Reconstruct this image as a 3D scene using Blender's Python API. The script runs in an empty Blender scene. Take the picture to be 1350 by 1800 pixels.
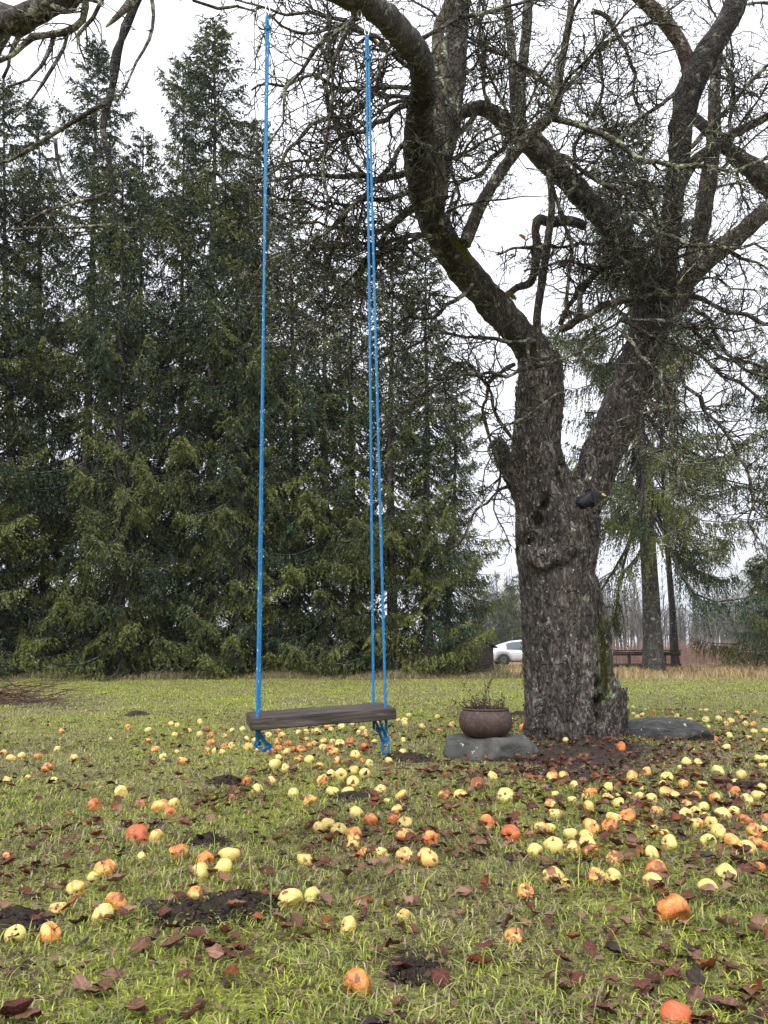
import bpy, bmesh, math, random
import numpy as np
from mathutils import Vector, Matrix, noise as mn

# ------------------------------------------------------------------ camera, sky, sun, exposure
S = bpy.context.scene
C = S.collection
R = math.radians
PITCH = math.atan(235 / 1350)
H = 0.85
cam_d = bpy.data.cameras.new('camera')
cam_d.sensor_fit = 'VERTICAL'; cam_d.sensor_height = 24; cam_d.lens = 18
cam_d.clip_start = 0.05; cam_d.clip_end = 3000
cam = bpy.data.objects.new('camera', cam_d); C.objects.link(cam)
cam.location = (0, 0, H); cam.rotation_euler = (R(90) + PITCH, 0, 0)
S.camera = cam

SUN_EL, SUN_AZ = 48, 200
W = bpy.data.worlds.new('World'); S.world = W; W.use_nodes = True
nt = W.node_tree; nt.nodes.clear()
out = nt.nodes.new('ShaderNodeOutputWorld'); bg = nt.nodes.new('ShaderNodeBackground')
sky = nt.nodes.new('ShaderNodeTexSky'); sky.sky_type = 'NISHITA'; sky.sun_disc = False
sky.sun_elevation = R(SUN_EL); sky.sun_rotation = R(SUN_AZ)
sky.air_density = 1.0; sky.dust_density = 6.0; sky.ozone_density = 1.0
hs = nt.nodes.new('ShaderNodeHueSaturation'); hs.inputs['Saturation'].default_value = 0.22
mx = nt.nodes.new('ShaderNodeMixRGB'); mx.inputs[0].default_value = 0.72
mx.inputs[2].default_value = (11.6, 11.9, 12.6, 1)
nt.links.new(sky.outputs[0], hs.inputs['Color']); nt.links.new(hs.outputs[0], mx.inputs[1])
gc = nt.nodes.new('ShaderNodeTexCoord'); gs = nt.nodes.new('ShaderNodeSeparateXYZ'); gr = nt.nodes.new('ShaderNodeValToRGB')
gr.color_ramp.elements[0].position = 0.0; gr.color_ramp.elements[0].color = (.62, .63, .66, 1); gr.color_ramp.elements[1].position = 1.0; gr.color_ramp.elements[1].color = (1.3, 1.3, 1.3, 1)
gm = nt.nodes.new('ShaderNodeMixRGB'); gm.blend_type = 'MULTIPLY'; gm.inputs[0].default_value = 1
nt.links.new(gc.outputs['Generated'], gs.inputs[0]); nt.links.new(gs.outputs[2], gr.inputs[0]); nt.links.new(gr.outputs[0], gm.inputs[2]); nt.links.new(mx.outputs[0], gm.inputs[1])
nt.links.new(gm.outputs[0], bg.inputs[0]); bg.inputs[1].default_value = 0.08
nt.links.new(bg.outputs[0], out.inputs[0])
sd = bpy.data.lights.new('sun', 'SUN'); sd.energy = 1.3; sd.angle = R(22); sd.color = (1, .97, .92)
so = bpy.data.objects.new('sun', sd); C.objects.link(so)
# sky rotation 0 = +Y, clockwise from above
az = R(SUN_AZ); el = R(SUN_EL)
to_sun = Vector((math.sin(az) * math.cos(el), math.cos(az) * math.cos(el), math.sin(el)))
so.rotation_euler = to_sun.to_track_quat('Z', 'Y').to_euler()
S.view_settings.view_transform = 'Standard'; S.view_settings.look = 'None'
S.view_settings.exposure = 1.1; S.view_settings.gamma = 1
S.render.engine = 'CYCLES'
S.cycles.use_denoising = True; S.cycles.denoiser = 'OPENIMAGEDENOISE'; S.cycles.denoising_input_passes = 'RGB_ALBEDO_NORMAL'; S.cycles.denoising_prefilter = 'ACCURATE'
S.cycles.max_bounces = 6; S.cycles.diffuse_bounces = 3; S.cycles.glossy_bounces = 2
S.cycles.transparent_max_bounces = 6; S.cycles.volume_bounces = 0; S.cycles.sample_clamp_indirect = 3
S.cycles.use_adaptive_sampling = True; S.cycles.adaptive_threshold = 0.02

rng = np.random.default_rng(7)
random.seed(5)
CP, SP = math.cos(PITCH), math.sin(PITCH)

def at(px, py, Y):
    """point of the place seen at (px, py) of the photograph, Y metres ahead"""
    v = (900 - py) / 1350; u = (px - 675) / 1350
    dy = CP - v * SP; dz = SP + v * CP
    t = Y / dy
    return np.array([u * t, Y, H + dz * t])

def depth(P):
    return P[1] * CP + (P[2] - H) * SP

def proj(P):
    P = np.asarray(P, float)
    d = P[..., 1] * CP + (P[..., 2] - H) * SP
    u = -P[..., 1] * SP + (P[..., 2] - H) * CP
    return 675 + 1350 * P[..., 0] / d, 900 - 1350 * u / d

def gz(x, y):
    x = np.asarray(x, float); y = np.asarray(y, float)
    z = .012 * np.sin(2.1 * x + 1.3 * y) + .014 * np.sin(1.1 * x - 1.7 * y + 1) + .008 * np.sin(4.7 * x + .4) * np.sin(3.9 * y)
    z = z + .004 * np.sin(11 * x + 5 * y) * np.sin(9.3 * y - 3 * x)
    z = z + .07 * np.exp(-((x - 1.75) ** 2 + (y - 7.0) ** 2) / .9)
    far = np.clip((y - 22) / 25, 0, 1)
    return z - .28 * far * far * (3 - 2 * far)

def ground(px, py):
    v = (900 - py) / 1350; u = (px - 675) / 1350
    dy = CP - v * SP; dz = SP + v * CP
    z = 0.
    for _ in range(6):
        t = (z - H) / dz
        x, y = u * t, dy * t
        z = float(gz(x, y))
    return np.array([x, y, z])

# ------------------------------------------------------------------ mesh helpers
class MB:
    def __init__(s):
        s.v = []; s.f = []; s.c = []; s.n = 0; s.mi = []
    def add(s, v, faces, col=None, mi=0):
        v = np.asarray(v, float).reshape(-1, 3)
        if not isinstance(faces, (list, tuple)) or (len(faces) and np.ndim(faces[0]) == 1):
            faces = [np.asarray(faces)]
        for f in faces:
            f = np.asarray(f, int)
            if f.size:
                s.f.append(f + s.n); s.mi.append(np.full(len(f), mi))
        s.v.append(v)
        if col is None: col = (1, 1, 1)
        col = np.asarray(col, float)
        if col.ndim == 1: col = np.tile(col, (len(v), 1))
        s.c.append(col); s.n += len(v)
        return s
    def build(s, name, mats, parent=None, smooth=True):
        me = mesh_np(name, np.concatenate(s.v), s.f, np.concatenate(s.c), smooth, s.mi)
        return link(name, me, mats, parent)

def mesh_np(name, v, faces, col=None, smooth=True, mis=None):
    me = bpy.data.meshes.new(name)
    me.vertices.add(len(v)); me.vertices.foreach_set('co', v.astype(np.float32).ravel())
    loops = np.concatenate([f.ravel() for f in faces]).astype(np.int32)
    tot = np.concatenate([np.full(len(f), f.shape[1]) for f in faces]).astype(np.int32)
    start = np.concatenate([[0], np.cumsum(tot)[:-1]]).astype(np.int32)
    me.loops.add(len(loops)); me.loops.foreach_set('vertex_index', loops)
    me.polygons.add(len(tot)); me.polygons.foreach_set('loop_start', start); me.polygons.foreach_set('loop_total', tot)
    if smooth: me.polygons.foreach_set('use_smooth', np.ones(len(tot), bool))
    if mis is not None and len(mis):
        m = np.concatenate(mis).astype(np.int32)
        if m.max() > 0: me.polygons.foreach_set('material_index', m)
    if col is not None:
        a = me.attributes.new('Col', 'FLOAT_COLOR', 'POINT')
        a.data.foreach_set('color', np.concatenate([col, np.ones((len(col), 1))], 1).astype(np.float32).ravel())
    me.update(calc_edges=True); me.validate()
    return me

def link(name, me, mats, parent=None):
    o = bpy.data.objects.new(name, me); C.objects.link(o)
    for m in (mats if isinstance(mats, (list, tuple)) else [mats]): me.materials.append(m)
    if parent: o.parent = parent
    return o

def tag(o, label=None, cat=None, group=None, kind=None):
    if label: o['label'] = label
    if cat: o['category'] = cat
    if group: o['group'] = group
    if kind: o['kind'] = kind
    return o

def empty(name, loc, rz=0):
    o = bpy.data.objects.new(name, None); C.objects.link(o)
    o.empty_display_size = .1; o.location = loc; o.rotation_euler = (0, 0, rz)
    return o

def unit(v):
    v = np.asarray(v, float); return v / (np.linalg.norm(v, axis=-1, keepdims=True) + 1e-9)

def smooth_path(P, r, step):
    """Catmull-Rom through the points, resampled about every `step` metres"""
    P = np.asarray(P, float); r = np.asarray(r, float)
    Q = np.vstack([2 * P[0] - P[1], P, 2 * P[-1] - P[-2]])
    op, orr = [], []
    for i in range(len(P) - 1):
        a, b, c, d = Q[i:i + 4]
        n = max(1, int(np.linalg.norm(c - b) / step))
        for k in range(n):
            t = k / n
            op.append(.5 * ((2 * b) + (c - a) * t + (2 * a - 5 * b + 4 * c - d) * t * t + (-a + 3 * b - 3 * c + d) * t ** 3))
            orr.append(r[i] * (1 - t) + r[i + 1] * t)
    op.append(P[-1]); orr.append(r[-1])
    return np.array(op), np.array(orr)

def tube(P, r, k=8, cap=True):
    P = np.asarray(P, float); n = len(P); r = np.broadcast_to(np.asarray(r, float), (n,))
    T = np.gradient(P, axis=0); T = unit(T)
    N = np.zeros_like(P)
    a = np.array([0, 0, 1.]) if abs(T[0, 2]) < .9 else np.array([1., 0, 0])
    N[0] = unit(np.cross(T[0], a))
    for i in range(1, n):
        w = N[i - 1] - T[i] * np.dot(N[i - 1], T[i]); N[i] = w / (np.linalg.norm(w) + 1e-9)
    B = np.cross(T, N)
    th = np.arange(k) * 2 * np.pi / k
    V = P[:, None] + r[:, None, None] * (np.cos(th)[None, :, None] * N[:, None] + np.sin(th)[None, :, None] * B[:, None])
    V = V.reshape(-1, 3)
    i = np.arange(n - 1)[:, None] * k; j = np.arange(k)[None]; j2 = (j + 1) % k
    F = np.stack([i + j, i + j2, i + k + j2, i + k + j], -1).reshape(-1, 4)
    fs = [F]
    if cap and k > 4:
        V = np.vstack([V, P[0], P[-1]])
        jj = np.arange(k)
        fs.append(np.stack([np.full(k, n * k), (jj + 1) % k, jj], -1))
        fs.append(np.stack([np.full(k, n * k + 1), (n - 1) * k + jj, (n - 1) * k + (jj + 1) % k], -1))
    return V, fs

def box(cx, cy, cz, sx, sy, sz, rot=None):
    v = np.array([[x, y, z] for x in (-.5, .5) for y in (-.5, .5) for z in (-.5, .5)]) * [sx, sy, sz]
    if rot is not None: v = v @ np.asarray(rot).T
    v = v + [cx, cy, cz]
    f = np.array([[0, 1, 3, 2], [4, 6, 7, 5], [0, 4, 5, 1], [2, 3, 7, 6], [0, 2, 6, 4], [1, 5, 7, 3]])
    return v, [f]

def lathe(prof, k=32):
    prof = np.asarray(prof, float); n = len(prof)
    th = np.arange(k) * 2 * np.pi / k
    V = np.stack([prof[:, :1] * np.cos(th), prof[:, :1] * np.sin(th), np.repeat(prof[:, 1:2], k, 1)], -1).reshape(-1, 3)
    i = np.arange(n - 1)[:, None] * k; j = np.arange(k)[None]; j2 = (j + 1) % k
    return V, [np.stack([i + j, i + j2, i + k + j2, i + k + j], -1).reshape(-1, 4)]

def fbm(P, sc, oct=3, seed=0):
    return np.array([mn.fractal(Vector((p[0] * sc[0] + seed, p[1] * sc[1], p[2] * sc[2])), 1.0, 2.0, oct) for p in P])

# ------------------------------------------------------------------ materials
def mat(name, rough=.8, spec=.3):
    m = bpy.data.materials.new(name); m.use_nodes = True
    n = m.node_tree; b = n.nodes['Principled BSDF']
    b.inputs['Roughness'].default_value = rough
    b.inputs['Specular IOR Level'].default_value = spec
    return m, n, b

def node(n, t, **k):
    x = n.nodes.new(t)
    for a, v in k.items():
        if a in x.inputs.keys(): x.inputs[a].default_value = v
        else: setattr(x, a, v)
    return x

def ramp(n, fac, stops):
    r = n.nodes.new('ShaderNodeValToRGB')
    while len(r.color_ramp.elements) < len(stops): r.color_ramp.elements.new(.5)
    for e, (p, c) in zip(r.color_ramp.elements, stops):
        e.position = p; e.color = tuple(c) + (1,) if len(c) == 3 else c
    n.links.new(fac, r.inputs[0]); return r.outputs[0]

def noise_t(n, vec, scale, detail=4, rough=.6, dist=0):
    t = node(n, 'ShaderNodeTexNoise'); t.inputs['Scale'].default_value = scale
    t.inputs['Detail'].default_value = detail; t.inputs['Roughness'].default_value = rough
    t.inputs['Distortion'].default_value = dist
    if vec is not None: n.links.new(vec, t.inputs['Vector'])
    return t.outputs['Fac']

def mixc(n, f, a, b, mode='MIX'):
    m = n.nodes.new('ShaderNodeMixRGB'); m.blend_type = mode
    for i, x in enumerate((f, a, b)):
        if hasattr(x, 'is_linked') or isinstance(x, bpy.types.NodeSocket): n.links.new(x, m.inputs[i])
        else: m.inputs[i].default_value = x if i == 0 else tuple(x) + (1,)
    return m.outputs[0]

def coords(n, kind='Object', scale=(1, 1, 1)):
    t = n.nodes.new('ShaderNodeTexCoord'); m = n.nodes.new('ShaderNodeMapping')
    m.inputs['Scale'].default_value = scale
    n.links.new(t.outputs[kind], m.inputs[0]); return m.outputs[0]

def bump(n, b, h, strength=.5, dist=.01):
    x = n.nodes.new('ShaderNodeBump'); x.inputs['Strength'].default_value = strength; x.inputs['Distance'].default_value = dist
    n.links.new(h, x.inputs['Height']); n.links.new(x.outputs[0], b.inputs['Normal'])

def attr_col(n):
    a = n.nodes.new('ShaderNodeAttribute'); a.attribute_name = 'Col'; return a.outputs['Color']

def bark_mat(name, dark, mid, light, lichen=.0, sc=(1, 1, .35), f=1.0, usecol=False):
    m, n, b = mat(name, .85, .35)
    v = coords(n, 'Object', sc)
    a = noise_t(n, v, 20 * f, 7, .72, .8)
    vor = node(n, 'ShaderNodeTexVoronoi'); vor.feature = 'DISTANCE_TO_EDGE'; vor.inputs['Scale'].default_value = 20 * f
    v2 = mixc(n, .12, (0, 0, 0), (0, 0, 0)).node  # warp
    v2.blend_type = 'ADD'; v2.inputs[0].default_value = .12
    n.links.new(v, v2.inputs[1])
    nn = node(n, 'ShaderNodeTexNoise'); nn.inputs['Scale'].default_value = 12; n.links.new(v, nn.inputs['Vector'])
    n.links.new(nn.outputs['Color'], v2.inputs[2]); n.links.new(v2.outputs[0], vor.inputs['Vector'])
    c1 = ramp(n, a, [(.3, dark), (.52, mid), (.72, light)])
    crack = ramp(n, vor.outputs['Distance'], [(0, (.22, .21, .2)), (.06, (.6, .6, .6)), (.2, (1, 1, 1))])
    crack = mixc(n, ramp(n, noise_t(n, v, 2.5, 3), [(.35, (0, 0, 0)), (.6, (1, 1, 1))]), (.85, .85, .85), crack)
    c1 = mixc(n, 1.0, c1, ramp(n, noise_t(n, v, 4, 5, .7), [(.3, (.5, .5, .5)), (.7, (1.45, 1.4, 1.38))]), 'MULTIPLY')
    c2 = mixc(n, 1.0, c1, crack, 'MULTIPLY')
    if lichen:
        w = noise_t(n, coords(n), 9, 5, .7)
        w2 = noise_t(n, coords(n), 60, 3, .7)
        wm = n.nodes.new('ShaderNodeMath'); wm.operation = 'MULTIPLY_ADD'; wm.inputs[1].default_value = .35
        n.links.new(w2, wm.inputs[0]); n.links.new(w, wm.inputs[2])
        fac = ramp(n, wm.outputs[0], [(.78 - lichen * .2, (0, 0, 0)), (.86 - lichen * .2, (1, 1, 1))])
        c2 = mixc(n, fac, c2, (.26, .28, .22))
    if usecol: c2 = mixc(n, 1.0, c2, attr_col(n), 'MULTIPLY')
    n.links.new(c2, b.inputs['Base Color'])
    hh = n.nodes.new('ShaderNodeMath'); hh.operation = 'ADD'
    n.links.new(a, hh.inputs[0]); n.links.new(ramp(n, vor.outputs['Distance'], [(0, (0, 0, 0)), (.15, (1, 1, 1))]), hh.inputs[1])
    bump(n, b, hh.outputs[0], .9, .012)
    return m

M = {}
M['trunk'] = bark_mat('apple_bark', (.020, .016, .015), (.082, .069, .063), (.30, .26, .24), .06, (1, 1, .4), 1.0, True)
M['limb'] = bark_mat('limb_bark', (.026, .021, .019), (.07, .058, .052), (.17, .148, .135), .18, (1, 1, .7), 1.0, True)
M['branch'] = bark_mat('branch_bark', (.030, .025, .022), (.07, .058, .052), (.16, .14, .12), .45, (1, 1, 1), 1.2, True)
M['sprucebark'] = bark_mat('spruce_bark', (.025, .023, .022), (.065, .058, .055), (.13, .12, .115), .15, (1, 1, .5), .5)
M['oldwood'] = bark_mat('weathered_wood', (.05, .04, .033), (.12, .098, .082), (.2, .17, .145), 0, (1, 1, 6), .6)

def leafy_mat(name, rough=.6, spec=.3, var=.5, transl=.25):
    m, n, b = mat(name, rough, spec)
    v = coords(n, 'Object')
    a = noise_t(n, v, 3.0, 4, .7)
    f = ramp(n, a, [(.3, (1 - var,) * 3), (.7, (1 + var * .6,) * 3)])
    c = mixc(n, 1.0, attr_col(n), f, 'MULTIPLY')
    n.links.new(c, b.inputs['Base Color'])
    if transl:
        t = n.nodes.new('ShaderNodeBsdfTranslucent'); n.links.new(c, t.inputs[0])
        mixs = n.nodes.new('ShaderNodeMixShader'); mixs.inputs[0].default_value = transl
        n.links.new(b.outputs[0], mixs.inputs[1]); n.links.new(t.outputs[0], mixs.inputs[2])
        n.links.new(mixs.outputs[0], n.nodes['Material Output'].inputs['Surface'])
    return m
M['needles'] = leafy_mat('spruce_needles', .55, .35, .35, .12)
M['grass'] = leafy_mat('grass_blades', .45, .45, .25, .3)
M['dry'] = leafy_mat('dry_stems', .7, .2, .2, .15)

def ground_mat():
    m, n, b = mat('lawn_soil', .9, .25)
    v = coords(n, 'Object')
    # mown lawn as it reads from afar: moss green, straw, bare soil
    big = noise_t(n, v, .55, 5, .6); med = noise_t(n, v, 3.2, 5, .65); fine = noise_t(n, coords(n, 'Object', (1, 1, 1)), 45, 5, .75)
    green = ramp(n, fine, [(.32, (.035, .034, .015)), (.5, (.19, .21, .035)), (.68, (.40, .43, .08))])
    straw = ramp(n, fine, [(.32, (.055, .045, .026)), (.5, (.17, .145, .075)), (.7, (.32, .28, .15))])
    soil = ramp(n, fine, [(.3, (.016, .012, .010)), (.55, (.055, .040, .031)), (.75, (.12, .09, .07))])
    g = mixc(n, ramp(n, big, [(.42, (0, 0, 0)), (.6, (1, 1, 1))]), green, straw)
    sep = n.nodes.new('ShaderNodeSeparateXYZ'); n.links.new(v, sep.inputs[0])
    # vertex colour: r = bare soil amount, g = straw field amount, b = rough lane far off
    sc = n.nodes.new('ShaderNodeSeparateColor'); n.links.new(attr_col(n), sc.inputs[0])
    mm = n.nodes.new('ShaderNodeMath'); mm.operation = 'ADD'
    n.links.new(sc.outputs[0], mm.inputs[0]); n.links.new(med, mm.inputs[1])
    sf = ramp(n, mm.outputs[0], [(.62, (0, 0, 0)), (.8, (1, 1, 1))])
    c = mixc(n, sf, g, soil)
    c = mixc(n, sc.outputs[1], c, ramp(n, noise_t(n, v, 1.5, 6, .7), [(.3, (.14, .10, .055)), (.7, (.32, .25, .14))]))
    n.links.new(c, b.inputs['Base Color'])
    bump(n, b, fine, .8, .03)
    return m
M['ground'] = ground_mat()

def soil_mat():
    m, n, b = mat('dark_soil', .95, .2)
    v = coords(n, 'Object')
    a = noise_t(n, v, 40, 6, .8)
    n.links.new(ramp(n, a, [(.3, (.014, .010, .008)), (.55, (.065, .047, .036)), (.75, (.16, .12, .09))]), b.inputs['Base Color'])
    bump(n, b, a, 1, .03); return m
M['soil'] = soil_mat()

def apple_mat():
    m, n, b = mat('apple_skin', .38, .45)
    tc = n.nodes.new('ShaderNodeTexCoord'); oi = n.nodes.new('ShaderNodeObjectInfo')
    ad = n.nodes.new('ShaderNodeVectorMath'); ad.operation = 'ADD'
    mu = n.nodes.new('ShaderNodeMath'); mu.operation = 'MULTIPLY'; mu.inputs[1].default_value = 37
    n.links.new(oi.outputs['Random'], mu.inputs[0]); n.links.new(tc.outputs['Object'], ad.inputs[0]); n.links.new(mu.outputs[0], ad.inputs[1])
    v = ad.outputs[0]
    sep = n.nodes.new('ShaderNodeSeparateColor'); n.links.new(oi.outputs['Color'], sep.inputs[0])
    # object colour: R blush, G rot, B greenness
    ymix = mixc(n, sep.outputs[2], (.62, .45, .11), (.46, .48, .11))
    pale = mixc(n, ramp(n, noise_t(n, v, 2.2, 4), [(.4, (0, 0, 0)), (.65, (.75, .75, .75))]), ymix, (.72, .60, .27))
    def thresh(src, noi, lo, hi):
        a = n.nodes.new('ShaderNodeMath'); a.operation = 'ADD'; n.links.new(src, a.inputs[0]); n.links.new(noi, a.inputs[1])
        return ramp(n, a.outputs[0], [(lo, (0, 0, 0)), (hi, (1, 1, 1))])
    streak = noise_t(n, v, .9, 5, .62, .6)
    half = n.nodes.new('ShaderNodeMath'); half.operation = 'MULTIPLY'; half.inputs[1].default_value = .5
    n.links.new(sep.outputs[0], half.inputs[0])
    bl = thresh(half.outputs[0], streak, .68, .82); bl2 = thresh(half.outputs[0], streak, .80, 1.0)
    orange = ramp(n, noise_t(n, v, 5, 4, .7), [(.35, (.70, .33, .07)), (.6, (.62, .20, .05))])
    red = mixc(n, bl2, orange, (.45, .10, .035))
    c = mixc(n, bl, pale, red)
    hr = n.nodes.new('ShaderNodeMath'); hr.operation = 'MULTIPLY'; hr.inputs[1].default_value = .45
    n.links.new(sep.outputs[1], hr.inputs[0])
    rot = thresh(hr.outputs[0], noise_t(n, v, 1.4, 4, .55), .72, .80)
    c = mixc(n, rot, c, (.19, .075, .03))
    sp = ramp(n, noise_t(n, v, 4.5, 3, .55), [(.69, (0, 0, 0)), (.73, (1, 1, 1))])
    spf = mixc(n, 1.0, sp, (.75, .75, .75), 'MULTIPLY')
    c = mixc(n, spf, c, (.14, .07, .03))
    # dark calyx and stem cavity
    sx = n.nodes.new('ShaderNodeSeparateXYZ'); n.links.new(tc.outputs['Object'], sx.inputs[0])
    cx = n.nodes.new('ShaderNodeCombineXYZ'); n.links.new(sx.outputs[0], cx.inputs[0]); n.links.new(sx.outputs[1], cx.inputs[1])
    ln = n.nodes.new('ShaderNodeVectorMath'); ln.operation = 'LENGTH'; n.links.new(cx.outputs[0], ln.inputs[0])
    c = mixc(n, ramp(n, ln.outputs['Value'], [(.09, (1, 1, 1)), (.22, (0, 0, 0))]), c, (.05, .03, .015))
    n.links.new(c, b.inputs['Base Color'])
    b.inputs['Subsurface Weight'].default_value = .0
    bump(n, b, noise_t(n, v, 6, 4), .25, .05)
    return m
M['apple'] = apple_mat()

def leaf_mat():
    m, n, b = mat('fallen_leaf', .55, .22)
    oi = n.nodes.new('ShaderNodeObjectInfo')
    v = coords(n, 'Object'); a = noise_t(n, v, 2.5, 5, .7)
    f = ramp(n, a, [(.3, (.55,) * 3), (.7, (1.35,) * 3)])
    c = mixc(n, 1.0, oi.outputs['Color'], f, 'MULTIPLY'); c = mixc(n, 1.0, c, attr_col(n), 'MULTIPLY')
    n.links.new(c, b.inputs['Base Color']); bump(n, b, noise_t(n, v, 8, 4), .4, .05)
    return m
M['leaf'] = leaf_mat()

def simple(name, col, rough=.6, metal=0., spec=.4, var=.25, sc=20, b_=.3):
    m, n, b = mat(name, rough, spec); b.inputs['Metallic'].default_value = metal
    a = noise_t(n, coords(n, 'Object'), sc, 5, .65)
    n.links.new(ramp(n, a, [(.3, tuple(c * (1 - var) for c in col)), (.7, tuple(min(1, c * (1 + var)) for c in col))]), b.inputs['Base Color'])
    if b_: bump(n, b, a, b_, .01)
    return m
M['steel'] = simple('galvanised_steel', (.5, .5, .52), .35, .9, .5, .1)
M['carpaint'] = simple('silver_car_paint', (.55, .57, .60), .25, .2, .6, .02, 5, 0)
M['glass'] = simple('dark_glass', (.05, .07, .08), .1, 0, .8, .1, 5, 0)
M['tyre'] = simple('tyre_rubber', (.02, .02, .021), .8)
M['rim'] = simple('dark_alloy', (.12, .12, .13), .4, .7)
M['lamp'] = simple('red_lamp_lens', (.25, .02, .02), .2)
M['crow'] = simple('painted_crow', (.007, .009, .013), .55, 0, .3, .3, 30, .1)
M['beak'] = simple('yellow_beak', (.68, .62, .14), .5, 0, .4, .1)
M['orange'] = simple('orange_bauble', (.62, .11, .03), .4)
M['white'] = simple('white_enamel', (.75, .75, .73), .4)
M['eye'] = simple('glass_eye', (.3, .25, .05), .2)

def rope_mat():
    m, n, b = mat('blue_rope', .6, .3)
    # Col.r = turn round the rope (0..1), Col.g = metres along it
    sc = n.nodes.new('ShaderNodeSeparateColor'); n.links.new(attr_col(n), sc.inputs[0])
    def M2(op, a, bb, val=None):
        x = n.nodes.new('ShaderNodeMath'); x.operation = op
        n.links.new(a, x.inputs[0])
        if val is None: n.links.new(bb, x.inputs[1])
        else: x.inputs[1].default_value = val
        return x.outputs[0]
    wob = noise_t(n, coords(n), 9, 2)
    l = M2('MULTIPLY', sc.outputs[1], None, 18); s1 = M2('FRACT', M2('ADD', M2('ADD', l, sc.outputs[0]), M2('MULTIPLY', wob, None, 1.6)), None, 0)
    s2 = M2('FRACT', M2('ADD', M2('MULTIPLY', l, None, 2.0), M2('MULTIPLY', sc.outputs[0], None, 3.0)), None, 0)
    k1 = M2('LESS_THAN', s1, None, .09); k2 = M2('LESS_THAN', s2, None, .22)
    fl = M2('MULTIPLY', k1, k2)
    br = M2('FRACT', M2('ADD', M2('MULTIPLY', sc.outputs[1], None, 130.), M2('MULTIPLY', sc.outputs[0], None, 4.)), None, 0)
    base = ramp(n, br, [(0, (.004, .10, .25)), (.5, (.007, .17, .40)), (1, (.004, .11, .27))])
    c = mixc(n, fl, base, (.62, .72, .74))
    n.links.new(c, b.inputs['Base Color']); bump(n, b, br, .5, .002)
    return m
M['rope'] = rope_mat()

def plank_mat():
    m, n, b = mat('stained_plank', .55, .4)
    v = coords(n, 'Object', (1.2, 14, 14)); a = noise_t(n, v, 3.5, 8, .7, .8); g = noise_t(n, coords(n, 'Object', (3, 60, 60)), 3, 4, .6)
    c = ramp(n, a, [(.3, (.016, .012, .011)), (.5, (.075, .060, .052)), (.70, (.24, .205, .185))])
    c = mixc(n, .5, c, ramp(n, g, [(.3, (.02, .017, .015)), (.7, (.16, .13, .115))]), 'OVERLAY')
    n.links.new(c, b.inputs['Base Color']); bump(n, b, g, .5, .004); return m
M['plank'] = plank_mat()

def rust_mat():
    m, n, b = mat('rusty_iron', .62, .5)
    v = coords(n, 'Object'); a = noise_t(n, v, 6, 6, .7); f = noise_t(n, v, 40, 4, .7)
    c = ramp(n, a, [(.3, (.028, .018, .016)), (.55, (.065, .036, .028)), (.75, (.11, .075, .065))])
    c = mixc(n, ramp(n, f, [(.5, (0, 0, 0)), (.75, (.6, .6, .6))]), c, (.17, .15, .145))
    n.links.new(c, b.inputs['Base Color']); b.inputs['Metallic'].default_value = .25
    bump(n, b, f, .5, .004); return m
M['rust'] = rust_mat()

def rock_mat(name, dark, light, sc):
    m, n, b = mat(name, .85, .3)
    v = coords(n, 'Object', sc); a = noise_t(n, v, 5, 8, .7, .5); w = noise_t(n, coords(n), 22, 3, .6)
    c = ramp(n, a, [(.3, dark), (.7, light)])
    c = mixc(n, ramp(n, w, [(.66, (0, 0, 0)), (.70, (1, 1, 1))]), c, (.42, .43, .40))
    n.links.new(c, b.inputs['Base Color']); bump(n, b, a, .9, .03); return m
M['rock'] = rock_mat('grey_rock', (.028, .028, .027), (.12, .118, .108), (1, 1, 1))
M['rock2'] = rock_mat('dark_banded_rock', (.018, .019, .02), (.10, .102, .10), (1.2, 8, 8))
M['bark_bare'] = simple('distant_bark', (.13, .115, .105), .9, 0, .2, .3, 1, 0)

# ------------------------------------------------------------------ the ground: one sheet to the horizon
SOIL = [  # px, py, radius (m), strength: bare or worn spots of the lawn
    (985, 1330, .70, .5), (1060, 1315, .6, .48), (1020, 1360, .5, .4), (880, 1330, .4, .3), (1150, 1380, .5, .22), (1300, 1385, .35, .4), (1250, 1440, .7, .17), (1050, 1450, .8, .12),
    (350, 1598, .17, .4), (440, 1590, .12, .4), (20, 1625, .14, .4), (735, 1700, .13, .35), (910, 1660, .1, .2), (30, 1235, 1.3, .35), (100, 1240, .8, .25),
    (400, 1372, .18, .35), (620, 1402, .22, .3), (240, 1257, .3, .35), (700, 1335, .35, .25), (360, 1482, .14, .4), (560, 1300, .8, .1), (760, 1500, .6, .10), (1200, 1560, .5, .12), (600, 1400, .5, .1)]
SP_ = [(ground(a, b), r, s) for a, b, r, s in SOIL]
def soilness(x, y):
    s = np.zeros_like(np.asarray(x, float))
    for g, r, k in SP_:
        s = np.maximum(s, k * np.exp(-(((x - g[0]) ** 2 + (y - g[1]) ** 2) / (r * r)) ** 1.5))
    return s
nr, na = 380, 720
rr = .25 * (900 / .25) ** (np.arange(nr) / (nr - 1)); th = np.arange(na) * 2 * np.pi / na
X = np.concatenate([[0], (rr[:, None] * np.cos(th)).ravel()]); Yg = np.concatenate([[0], (rr[:, None] * np.sin(th)).ravel()])
Z = gz(X, Yg)
hi = (np.hypot(X, Yg) < 14)
Z[hi] += .008 * np.array([mn.noise(Vector((a * 14, b * 14, 0))) for a, b in zip(X[hi], Yg[hi])])
V = np.stack([X, Yg, Z], 1)
i = (np.arange(nr - 1)[:, None]) * na + 1; j = np.arange(na)[None]; j2 = (j + 1) % na
F = np.stack([i + j, i + na + j, i + na + j2, i + j2], -1).reshape(-1, 4)
jj = np.arange(na); F3 = np.stack([np.zeros(na, int), 1 + jj, 1 + (jj + 1) % na], -1)
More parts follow.
